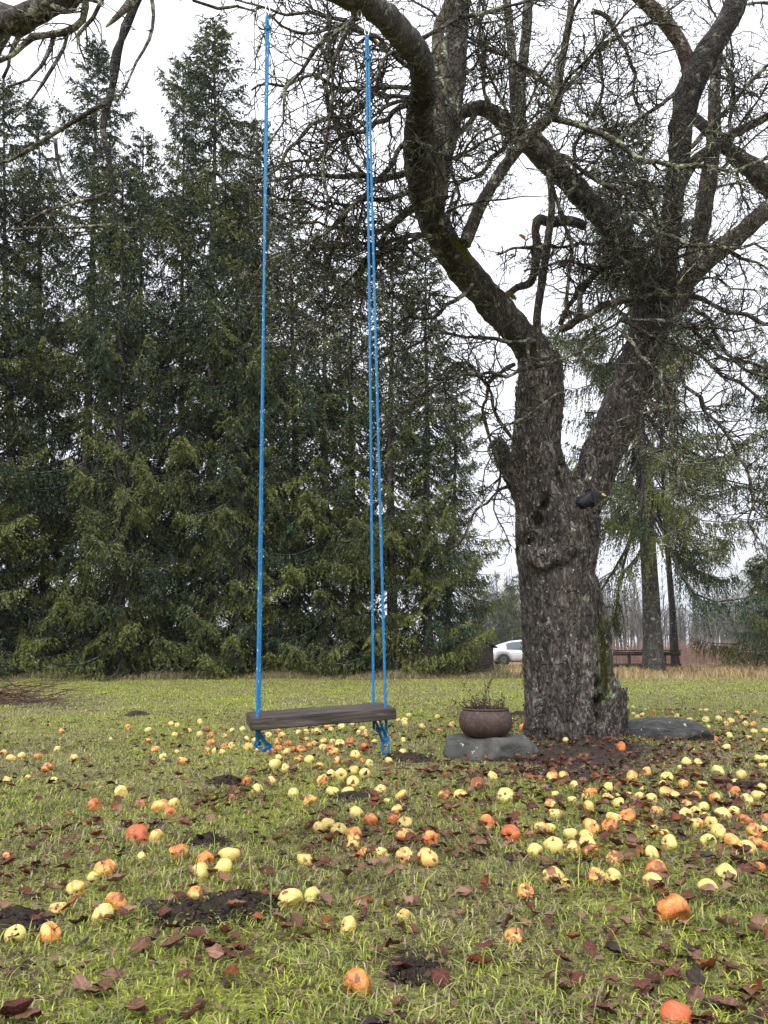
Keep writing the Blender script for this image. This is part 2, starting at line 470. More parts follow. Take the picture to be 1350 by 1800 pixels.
straw = np.clip((Yg - 19.5 - .8 * np.sin(X * .5)) / 2.5, 0, 1) * (.55 + .45 * np.clip((X - 1) / 4, 0, 1))
col = np.stack([soilness(X, Yg), straw, 0 * X], 1)
gme = mesh_np('ground', V, [F, F3], col)
tag(link('ground', gme, M['ground']), kind='structure')

# ------------------------------------------------------------------ spruces
def spruce_crown(Ht, Rmax, h0, seed, droop=1.0, dens=12, twig=1.0, hue=0., smin=.10):
    g = np.random.default_rng(seed)
    nb = int((Ht - h0) * dens)
    hb = h0 + (Ht - h0) * ((np.arange(nb) + g.random(nb)) / nb) ** .86
    fr = hb / Ht
    L = Rmax * np.clip(1.15 * (1 - fr) ** .56, 0, 1.0) * (.30 + .85 * g.random(nb)) * (.8 + .25 * np.sin(hb * 1.7 + seed)) + .18
    azb = np.arange(nb) * 2.39996 + g.normal(0, .35, nb)
    a = -.38 * droop + 1.25 * np.clip((fr - .35) / .65, 0, 1) ** 1.2 + g.normal(0, .10, nb)   # slope at the trunk
    bq = np.where(fr < .8, .16 + .1 * g.random(nb), -.1)                               # tips turn up
    clump = g.random(nb)
    P0 = np.stack([0 * hb, 0 * hb, hb], 1)
    D = np.stack([np.cos(azb), np.sin(azb), 0 * azb], 1); Sd = np.stack([-np.sin(azb), np.cos(azb), 0 * azb], 1)
    def on(bi, s):
        l = L[bi]
        wob = .06 * l * np.sin(5 * s + 9 * clump[bi])
        p = P0[bi] + D[bi] * (l * s * (1 - .05 * s))[:, None] + Sd[bi] * wob[:, None]
        p[:, 2] += l * (a[bi] * s + bq[bi] * s * s - .10 * droop * np.sin(np.pi * s))
        return p
    mb = MB()
    # wood: thin triangular tubes
    ns = 7
    ss = np.linspace(0, 1, ns)
    bi = np.repeat(np.arange(nb), ns); s = np.tile(ss, nb)
    cp = on(bi, s); rad = (.010 + .011 * L[bi]) * (1 - .85 * s)
    k = 3; th = np.arange(k) * 2 * np.pi / k
    Vw = cp[:, None] + rad[:, None, None] * (np.cos(th)[None, :, None] * Sd[bi][:, None] + np.sin(th)[None, :, None] * np.array([0, 0, 1.])[None, None])
    base = (np.arange(nb)[:, None] * ns + np.arange(ns - 1)[None]).ravel()[:, None] * k
    jj = np.arange(k)[None]; j2 = (jj + 1) % k
    Fw = np.stack([base + jj, base + j2, base + k + j2, base + k + jj], -1).reshape(-1, 4)
    mb.add(Vw.reshape(-1, 3), Fw, (1, 1, 1), 1)
    # hanging side twigs
    cnt = np.maximum(9, (L / .066).astype(int)) * 2
    bi = np.repeat(np.arange(nb), cnt)
    n1 = len(bi)
    s = np.clip(smin + (1 - smin) * g.random(n1) ** .8, 0, 1)
    side = np.where(g.random(n1) < .5, -1., 1.)
    l = (.20 + .30 * np.minimum(L[bi], 2.6) * (1 - s) ** .7 * (.35 + .65 * g.random(n1))) * twig
    bp = on(bi, s)
    hang = np.clip(.45 + .95 * droop * (1 - fr[bi]) * (1.1 - .6 * s) + g.normal(0, .2, n1), -.1, 1.8)
    td = D[bi] * (.55 + .3 * g.random(n1))[:, None] + Sd[bi] * (side * (.75 + .2 * g.random(n1)))[:, None]
    td[:, 2] -= hang; td = unit(td)
    up = fr[bi] > .9
    td[up, 2] = np.abs(td[up, 2]) * .6
    # blades along each twig
    cb = np.maximum(4, (l / .027).astype(int))
    ti = np.repeat(np.arange(n1), cb); n2 = len(ti)
    q = g.random(n2)
    sag = (l[ti] * q) ** 2 * .8 * droop
    p = bp[ti] + td[ti] * (l[ti] * q)[:, None]; p[:, 2] -= sag
    rv = unit(g.normal(0, 1, (n2, 3)))
    bd = unit(td[ti] * .9 + rv * .62 + np.array([0, 0, -.25 * droop]))
    bl = (.06 + .07 * g.random(n2)) * (1 - .3 * q) * (.8 + .2 * twig)
    wv = unit(np.cross(bd, unit(g.normal(0, 1, (n2, 3))))) * (bl * (.13 + .07 * g.random(n2)))[:, None]
    mid = p + bd * (bl * .45)[:, None]
    Vb = np.stack([p, mid - wv, p + bd * bl[:, None], mid + wv], 1).reshape(-1, 3)
    Fb = (np.arange(n2)[:, None] * 4 + np.arange(4)[None])
    c = clump[bi][ti]; rnd = g.random(n2)
    tipn = np.clip(s[ti] * .6 + q * .5, 0, 1)
    dk = np.array([.018, .036, .012]); lt = np.array([.125, .145, .032]); bl_ = np.array([.030, .064, .030]); br = np.array([.12, .09, .04])
    t = np.clip((c - .45) * 1.6 + .35 * rnd + .25 * tipn - .2 + hue, 0, 1)[:, None]
    cc = dk * (1 - t) + lt * t
    cc = np.where((c < .25)[:, None], cc * .4 + bl_ * .6, cc)
    cc = np.where((rnd > .95)[:, None], br, cc) * (.75 + .5 * g.random(n2))[:, None]
    mb.add(Vb, Fb, np.repeat(cc, 4, 0), 0)
    # leader
    Vl, Fl = tube([[0, 0, Ht - 1.0], [0, 0, Ht + .35]], [.03, .008], 5); mb.add(Vl, Fl, (1, 1, 1), 1)
    me = mesh_np('crown', np.concatenate(mb.v), mb.f, np.concatenate(mb.c), False, mb.mi)
    me.materials.append(M['needles']); me.materials.append(M['sprucebark'])
    return me

def spruce_trunk(Ht, r0, seed):
    g = np.random.default_rng(seed)
    zz = np.linspace(-.3, Ht, 40); rad = r0 * (1 - zz / Ht * .96) + r0 * .35 * np.exp(-np.clip(zz, 0, 9) * 2.5)
    P = np.stack([.03 * np.sin(zz * .7 + seed), .03 * np.cos(zz * .5), zz], 1)
    V, F = tube(P, rad, 14)
    V[:, :2] += .012 * np.array([[mn.noise(Vector(v * 4)), mn.noise(Vector(v * 4 + 9))] for v in V])
    me = mesh_np('trunk', V, F); me.materials.append(M['sprucebark']); return me

variants = []
for k, (Ht, Rm, h0, dr, dens, hue) in enumerate([(20, 3.4, .3, .9, 18, .0), (17.5, 2.8, .2, 1.0, 17, .12), (15, 2.4, .2, 1.15, 16.5, .28),
                                               (13, 2.3, .1, 1.2, 17, .15)]):
    variants.append((spruce_crown(Ht, Rm, h0, 10 + k, dr, dens, 1.0, hue), spruce_trunk(Ht, .09 + .005 * Ht, k), Ht))
def spruce(px, topy, Y, var, rz, label, sx=1., topx=None):
    base = at(px, 1190, Y); x = base[0]
    top = at(px if topx is None else topx, topy, Y)
    crown, trunk, Ht = variants[var]
    z0 = float(gz(x, Y)); Hh = top[2] - z0
    e = empty('spruce_tree', (x, Y, z0), rz)
    e.scale = (sx, sx, Hh / Ht)
    lean = math.atan2(top[0] - x, Hh)
    e.rotation_euler = Matrix.Rotation(lean, 3, 'Y').to_quaternion().to_matrix().to_4x4().to_euler() if abs(lean) > .2 else (0, lean, 0)
    for nm, me in (('trunk', trunk), ('crown', crown)):
        o = bpy.data.objects.new(nm, me); C.objects.link(o); o.parent = e; o.rotation_euler = (0, 0, rz)
    return tag(e, label, 'tree', 'spruces in a row behind the swing')
SPR = [
    (-150, 90, 22, 0, .3, 1.1, 'dark spruce at the far left end of the row, mostly cut by the photo edge', None),
    (-60, 190, 20.5, 2, 1.3, 1.2, 'bushy spruce whose branches hang in at the left edge of the photo', None),
    (24, 150, 21.5, 1, 2.3, 1.05, 'spruce with a thin dark trunk nearest the left edge', 5),
    (80, 185, 23, 2, 4.1, 1.0, 'small pointed spruce between the left edge and the first tall spruce', 66),
    (143, 84, 22, 0, .9, 1.0, 'tall spruce with olive hanging twigs, left of the V gap in the treetops', 172),
    (208, 300, 21, 3, 5.2, 1.1, 'short spruce close right of the tall olive one', 215),
    (240, 238, 24, 2, 2.2, 1.0, 'low spruce filling the gap between the two tallest spruces', 252),
    (318, 112, 24, 1, 3.9, .85, 'slim spruce whose tip touches the left side of the tallest spruce', 322),
    (366, 48, 22.5, 0, 3.1, 1.15, 'tallest spruce of the row, just left of the swing ropes', 378),
    (424, 330, 21.5, 3, .5, 1.1, 'spruce directly behind the left blue rope, lower than its neighbour', 418),
    (452, 225, 23.5, 1, 5.5, .95, 'spruce rising just right of the left blue rope', 452),
    (522, 345, 22.5, 2, 1.7, 1.1, 'spruce seen through the swing, left of the middle', 512),
    (572, 420, 22, 3, 2.6, 1.15, 'spruce seen through the swing, right of the middle', 570),
    (622, 395, 24, 2, 3.5, 1.0, 'spruce just left of the right blue rope', 615),
    (688, 430, 22, 3, 4.4, 1.15, 'spruce just right of the right blue rope', 688),
    (752, 432, 22.5, 2, 5.7, 1.0, 'olive spruce at the right end of the row, under the leaning apple limb', 748),
    (785, 640, 23.5, 3, .2, .72, 'lowest spruce of the row, next to the parked car', 806)]
for px, ty, Y, var, rz, sx, lab, tx in SPR:
    spruce(px, ty, Y, var, rz, lab, sx, tx)

# the spruce behind the apple tree, with its bare lower trunk
def lone_spruce(px, by, Y, Ht, Rm, h0, r0, seed, label, droop, dens, name_rz=0, rs=1.0):
    x = at(px, by, Y)[0]; z0 = float(gz(x, Y))
    e = empty('spruce_tree', (x, Y, z0), name_rz)
    link('trunk', spruce_trunk(Ht, r0, seed), M['sprucebark'], e).data.materials.pop()
    o = bpy.data.objects.new('crown', spruce_crown(Ht, Rm, h0, seed, droop, dens * 1.85, 1.2, .05, .24)); C.objects.link(o); o.parent = e
    return tag(e, label, 'tree')
lone_spruce(1150, 1172, 25, 19.5, 5.7, 4.9, .31, 31, 'big spruce with bare grey lower trunk behind the apple tree, by the rail fence', 2.0, 9)
lone_spruce(1187, 1168, 30, 15, 2.4, 6.0, .15, 32, 'slim grey spruce trunk standing just right of the big bare trunk', 1.5, 6)
lone_spruce(1475, 1172, 26, 15.5, 4.7, 2.0, .28, 33, 'spruce off the right edge whose drooping branches hang into the photo', 1.9, 11)

# ------------------------------------------------------------------ the old apple tree
def rad(px_half, P): return px_half * depth(P) / 1350

def path(pts, Y0, Y1, step=.05):
    """pts: (px, py, half width in px); Y runs from Y0 to Y1 along the path"""
    n = len(pts); d = [0.]
    for a, b in zip(pts[:-1], pts[1:]): d.append(d[-1] + math.hypot(a[0] - b[0], a[1] - b[1]))
    P = [at(a[0], a[1], a[3] if len(a) > 3 else Y0 + (Y1 - Y0) * d[i] / d[-1]) for i, a in enumerate(pts)]
    r = [rad(a[2], p) for a, p in zip(pts, P)]
    return smooth_path(P, r, step)

TREE_Y = 7.15
apple = empty('apple_tree', (float(at(1000, 1295, TREE_Y)[0]), TREE_Y, 0))
tag(apple, 'old gnarled apple tree, bare and forked, with fallen apples all around it', 'tree')
INV = -np.array(apple.location)

def rough_tube(P, r, k, amp, seed, fine=1.0):
    V, F = tube(P, r, k)
    n = len(P) * k
    Cn = np.repeat(P, k, 0); dirs = unit(V[:n] - Cn)
    rr_ = np.repeat(r, k)
    d = np.array([mn.fractal(Vector(v) * 7 + Vector((seed, 0, 0)), 1., 2., 3) + .5 * abs(mn.noise(Vector(v) * 15 * fine)) for v in V[:n]])
    V[:n] += dirs * (d * amp * rr_)[:, None]
    return V, F

def limb(pts, Y0, Y1, k=20, amp=.16, seed=0, tint=(1, 1, 1), name='limb', label=None):
    P, r = path(pts, Y0, Y1, .02); k = int(k * 1.4)
    V, F = rough_tube(P, r, k, amp, seed)
    mb = MB(); mb.add(V + INV, F, tint)
    o = mb.build(name, M['limb'], apple)
    if label: o['label'] = label
    return P, r

# trunk: overlapping stems fused by a voxel remesh, then cut with bark relief
tb = bmesh.new()
def tb_add(V, F):
    vs = [tb.verts.new(v) for v in V]
    for f in F:
        for q in f:
            try: tb.faces.new([vs[a] for a in q])
            except ValueError: pass
def tb_path(pts, Y0, Y1, k=20):
    P, r = path(pts, Y0, Y1, .06)
    V, F = tube(P, r, k); tb_add(V, F)
tb_path([(1000, 1345, 88), (1000, 1300, 78), (996, 1250, 70), (990, 1200, 67), (982, 1100, 65), (977, 1000, 64), (974, 940, 66), (967, 890, 63), (950, 840, 52), (942, 790, 42), (944, 740, 42), (947, 700, 43), (950, 655, 37), (946, 625, 35)], 7.15, 7.15)
tb_path([(985, 960, 46), (1010, 905, 38), (1038, 855, 34), (1056, 800, 35), (1082, 745, 36), (1107, 690, 35), (1122, 640, 33), (1136, 585, 30), (1140, 545, 28)], 7.15, 7.35)
tb_path([(1062, 1330, 42), (1063, 1290, 38), (1068, 1245, 33), (1074, 1215, 22), (1080, 1195, 9)], 7.12, 7.1)
tb_path([(1090, 1240, 12), (1096, 1222, 9), (1100, 1210, 2)], 7.05, 7.0, 8)
tb_path([(1035, 1000, 10), (1046, 1070, 14), (1053, 1130, 20), (1058, 1200, 24)], 7.25, 7.2)
tb_path([(920, 885, 16), (900, 840, 14), (884, 800, 12), (872, 776, 9)], 7.12, 7.0)
tb_path([(1040, 905, 16), (1030, 950, 22), (1022, 1000, 20)], 7.0, 7.02)
tb_path([(925, 975, 17), (955, 985, 20), (985, 978, 20), (1010, 960, 15)], 6.86, 6.88)     # the swollen collar
tb_path([(930, 1330, 20), (945, 1290, 26), (950, 1220, 24)], 7.0, 6.95)
tb_path([(1010, 1335, 24), (1008, 1290, 26), (1005, 1200, 22)], 6.85, 6.95)
tb.normal_update()
tme = bpy.data.meshes.new('trunk_base'); tb.to_mesh(tme); tb.free()
tmp = bpy.data.objects.new('trunk_base', tme); C.objects.link(tmp)
rm = tmp.modifiers.new('r', 'REMESH'); rm.mode = 'VOXEL'; rm.voxel_size = .013
sm = tmp.modifiers.new('s', 'SMOOTH'); sm.iterations = 5; sm.factor = .6
dg = bpy.context.evaluated_depsgraph_get()
ev = tmp.evaluated_get(dg).to_mesh()
nv = len(ev.vertices); V = np.empty(nv * 3, np.float32); ev.vertices.foreach_get('co', V); V = V.reshape(-1, 3).astype(float)
Nn = np.empty(nv * 3, np.float32); ev.vertices.foreach_get('normal', Nn); Nn = Nn.reshape(-1, 3).astype(float)
tf = [np.array([p.vertices[:] for p in ev.polygons if len(p.vertices) == 4])]
t3 = [p.vertices[:] for p in ev.polygons if len(p.vertices) == 3]
if t3: tf.append(np.array(t3))
bpy.data.objects.remove(tmp); bpy.data.meshes.remove(tme)
print('trunk verts', nv)
def ridge(v):
    a = 1 - abs(mn.noise(Vector((v[0] * 24, v[1] * 24, v[2] * 7))))
    b = 1 - abs(mn.noise(Vector((v[0] * 55 + 4, v[1] * 55, v[2] * 20))))
    return .020 * (a - .75) + .010 * (b - .75) + .04 * mn.noise(Vector((v[0] * 5.2, v[1] * 5.2, v[2] * 1.5))) + .012 * mn.noise(Vector((v[0] * 12, v[1] * 12, v[2] * 6)))
dd = np.array([ridge(v) for v in V])
V += Nn * dd[:, None]
hol = [(952, 915, .065, .26), (936, 948, .05, .20), (958, 888, .045, .16), (918, 960, .04, .10), (982, 835, .045, .17), (985, 855, .04, .14), (988, 815, .03, .10), (1052, 1235, .045, .20), (1050, 1265, .045, .22), (1053, 1205, .03, .12), (975, 960, .03, .05), (950, 985, .03, .05),
       (960, 1290, .03, .06), (1030, 1290, .03, .05), (985, 1080, .02, .03), (995, 1150, .022, .03)]
for a, b, rr_, dp in hol:
    c = at(a, b, 6.9); px_, py_ = proj(V)
    dist = np.hypot((V[:, 0] - c[0]), (V[:, 2] - c[2]) * .7)
    front = V[:, 1] < 7.15
    V[:, 1] += np.where(front, dp * np.exp(-(dist / rr_) ** 2), 0)
tcol = np.ones((nv, 3))
# moss and pale dead wood on the right flank
px_, py_ = proj(V)
ms = np.exp(-((px_ - 1062) / 16) ** 2) * ((py_ > 1085) & (py_ < 1235))
tcol = tcol * (1 - ms[:, None] * .8) + np.array([.75, 1.15, .35]) * ms[:, None] * .8
dw = np.exp(-((px_ - 1040) / 8) ** 2) * ((py_ > 1120) & (py_ < 1230))
tcol = tcol + dw[:, None] * np.array([.9, .9, .85])
mb = MB(); mb.add(V + INV, tf, tcol)
# loose bark flakes
g = np.random.default_rng(3)
ids = g.choice(nv, 6500, replace=False); ids = ids[(V[ids, 1] < 7.25)]
p = V[ids] + Nn[ids] * .006; n_ = Nn[ids]
upv = unit(np.array([0, 0, 1.]) + g.normal(0, .35, (len(ids), 3))); upv = unit(upv - n_ * (upv * n_).sum(1)[:, None])
sv = np.cross(upv, n_); lh = (.010 + .02 * g.random(len(ids)))[:, None]; lw = lh * (.3 + .3 * g.random(len(ids)))[:, None]
lift = n_ * (.004 + .012 * g.random(len(ids)))[:, None]
fv = np.stack([p - upv * lh - sv * lw * .7, p - upv * lh * .8 + sv * lw, p + upv * lh + sv * lw * .6 + lift, p + upv * lh * .9 - sv * lw + lift], 1).reshape(-1, 3)
fc = np.repeat((.5 + 2.4 * g.random(len(ids)) ** 2)[:, None] * np.ones(3), 4, 0)
mb.add(fv + INV, np.arange(len(ids) * 4).reshape(-1, 4), fc)
mb.build('trunk', M['trunk'], apple)

LIMBS = []
def L_(*a, **k): LIMBS.append(limb(*a, **k))
L_([(952, 670, 31, 7.15), (944, 630, 31, 7.12), (922, 598, 28, 7.05), (878, 548, 27, 6.95), (829, 492, 26, 6.75), (790, 440, 25, 6.5), (760, 385, 25, 6.2), (741, 325, 25, 5.9), (733, 265, 24, 5.6), (737, 205, 23, 5.3), (745, 150, 22, 5.0), (738, 105, 22, 4.6), (708, 62, 22, 4.1), (662, 18, 22, 3.6), (610, -10, 22, 3.44), (540, -42, 21, 3.38), (470, -66, 18, 3.36), (380, -100, 11, 3.3)], 7.15, 3.1, 24, .15, 1, label='thick leaning limb that carries the swing')
L_([(768, 365, 14), (778, 280, 17), (790, 210, 20), (797, 130, 22), (803, 50, 20), (812, -30, 18), (835, -140, 15)], 6.0, 5.7, 18, .15, 2)
L_([(776, 350, 12), (771, 290, 13), (768, 230, 13), (764, 185, 15), (770, 150, 18), (774, 100, 15), (772, 50, 10), (790, 0, 8), (800, -60, 6)], 5.55, 5.1, 14, .2, 3, (1.9, 2.0, 1.75), label='pale lichen-grey upright branch')
L_([(817, 430, 12), (830, 395, 11), (846, 360, 11), (870, 318, 10), (900, 275, 10), (938, 232, 10), (975, 190, 10), (985, 120, 7), (1000, 40, 6), (1010, -60, 4)], 6.3, 6.0, 12, .15, 4, (1.3, 1.3, 1.2))
L_([(1141, 575, 28), (1135, 520, 24), (1120, 470, 20), (1095, 430, 20), (1060, 385, 19), (1020, 340, 19), (980, 300, 18), (940, 262, 18), (900, 225, 17), (868, 200, 14), (838, 190, 12), (800, 205, 10), (770, 225, 9)], 7.35, 6.5, 20, .16, 5, label='dark limb crossing up to the left from the right stem')
L_([(1141, 590, 30), (1150, 540, 26), (1162, 490, 24), (1174, 420, 18), (1184, 350, 17), (1193, 280, 18), (1199, 220, 20), (1212, 160, 22), (1238, 105, 21), (1268, 55, 20), (1292, 10, 18), (1315, -50, 16), (1340, -130, 14)], 7.35, 6.3, 20, .16, 6, (.5, .48, .48), label='dark upright limb on the right')
L_([(1205, 190, 17), (1214, 140, 14), (1200, 85, 12), (1170, 40, 12), (1130, 0, 12), (1090, -40, 10)], 6.9, 6.5, 14, .1, 7, (1.5, 1.25, 1.15), label='reddish barkless branch')
L_([(1190, 540, 16), (1215, 470, 15), (1232, 400, 15), (1243, 330, 14), (1254, 250, 12), (1256, 170, 10), (1262, 90, 8), (1280, 0, 6), (1300, -80, 4)], 7.5, 7.3, 14, .15, 8, (1.25, 1.2, 1.15))
L_([(1150, 600, 18), (1175, 540, 19), (1205, 495, 18), (1245, 455, 17), (1290, 420, 16), (1340, 375, 15), (1400, 320, 14), (1470, 230, 12)], 7.4, 7.0, 16, .15, 9, (1.3, 1.25, 1.2))
L_([(1430, 380, 26), (1380, 345, 22), (1330, 300, 18), (1290, 270, 12), (1250, 235, 10), (1215, 200, 8)], 7.5, 7.6, 14, .2, 10)
L_([(1030, 398, 8), (1000, 388, 9), (968, 391, 8), (948, 386, 9), (941, 405, 7), (945, 437, 8), (940, 470, 7), (932, 497, 7), (908, 506, 6), (885, 525, 7)], 7.0, 6.95, 12, .12, 11, label='short hooked branch bent back on itself')
L_([(948, 610, 8), (944, 560, 7), (952, 500, 7), (962, 430, 7), (970, 360, 6), (966, 300, 6), (968, 255, 4)], 7.0, 6.8, 10, .1, 12, (1.3, 1.3, 1.2))
L_([(1195, 330, 9), (1215, 290, 11), (1245, 265, 10), (1280, 240, 8), (1330, 215, 7), (1370, 195, 6)], 7.0, 6.8, 10, .1, 13)
L_([(908, 232, 9), (905, 170, 9), (900, 100, 8), (893, 20, 7), (880, -70, 5)], 6.6, 6.8, 10, .1, 14)
L_([(918, 240, 9), (915, 150, 9), (925, 60, 9), (930, -20, 8), (945, -120, 5)], 6.9, 6.7, 10, .12, 15)
L_([(1128, 690, 20), (1160, 672, 15), (1178, 686, 12), (1186, 694, 10)], 7.5, 7.55, 12, .12, 16, label='broken stub on the right stem')

# twigs -----------------------------------------------------------
def crooked(start, d, length, r0, n, g, wig=.35, grav=0., up=0.):
    P = [np.array(start, float)]; d = unit(d); seg = length / n
    for i_ in range(n):
        d = unit(d + g.normal(0, wig, 3) * .6 + np.array([0, 0, up - grav]))
        P.append(P[-1] + d * seg)
    P = np.array(P); r = r0 * (1 - .78 * np.linspace(0, 1, n + 1))
    return P, r

def side_dir(T, g, lo=.7, hi=1.25):
    T = unit(T); a = unit(np.cross(T, g.normal(0, 1, 3))); ang = g.uniform(lo, hi)
    return T * math.cos(ang) + a * math.sin(ang)

def twiggy(mb, P, r, g, level, dens, lenf, tint, INV_, rtw=.003, lim=None):
    """grow side twigs and spurs along P"""
    d = np.concatenate([[0], np.cumsum(np.linalg.norm(np.diff(P, axis=0), axis=1))]); Ltot = d[-1]
    n = max(1, int(Ltot * dens[0]))
    for s in np.sort(g.uniform(.06 if level else .12, 1, n)):
        q = s * Ltot; i_ = min(len(P) - 2, int(np.searchsorted(d, q) - 1)); i_ = max(0, i_)
        T = P[i_ + 1] - P[i_]; p = P[i_] + T * ((q - d[i_]) / max(1e-6, d[i_ + 1] - d[i_]))
        dr = side_dir(T, g)
        ll = lenf[0] * Ltot * (1.15 - .7 * s) * g.uniform(.45, 1.25)
        ll = min(max(ll, .05), 1.1 if level else 1.3)
        rb = max(rtw * .75, min(float(np.interp(q, d, r)) * .6, rtw * (1.5 if level == 0 else 1.05)))
        nn = max(3, int(ll / .07)) if level < 2 else 2
        Q, rq = crooked(p, dr, ll, rb, min(nn, 14), g, .48, .03, .03)
        if lim is not None and lim(Q[-1]): continue
        V, F = tube(Q, np.maximum(rq, rtw * .55), 4 if level == 0 else 3, False)
        mb.add(V + INV_, F, tint * g.uniform(.75, 1.25))
        if len(dens) > 1: twiggy(mb, Q, rq, g, level + 1, dens[1:], lenf[1:], tint, INV_, rtw, lim)

NB = [0]
def branch(pts, Y0, Y1, seed, dens=(17, 11, 9), lenf=(.42, .38, .20), tint=(1, 1, 1), root=apple, inv=None, rtw=.0055, name='branch', lim=None, wob=.03, thin=.62):
    g = np.random.default_rng(1000 + seed); P, r = path(pts, Y0, Y1, .07); r = r * thin + .002
    k = np.arange(len(P)); P = P + np.stack([np.interp(k, k[::2], g.normal(0, wob * .6, len(k[::2]))) for _ in range(3)], 1) * np.minimum(1, k / 4)[:, None]
    inv = INV if inv is None else inv
    mb = MB(); V, F = tube(P, r * (1 + .12 * g.normal(0, 1, len(r))), 7); mb.add(V + inv, F, np.array(tint))
    twiggy(mb, P, r, g, 0, dens, lenf, np.array(tint, float) * .8, inv, rtw, lim)
    NB[0] += 1
    return mb.build(name, M['branch'], root)

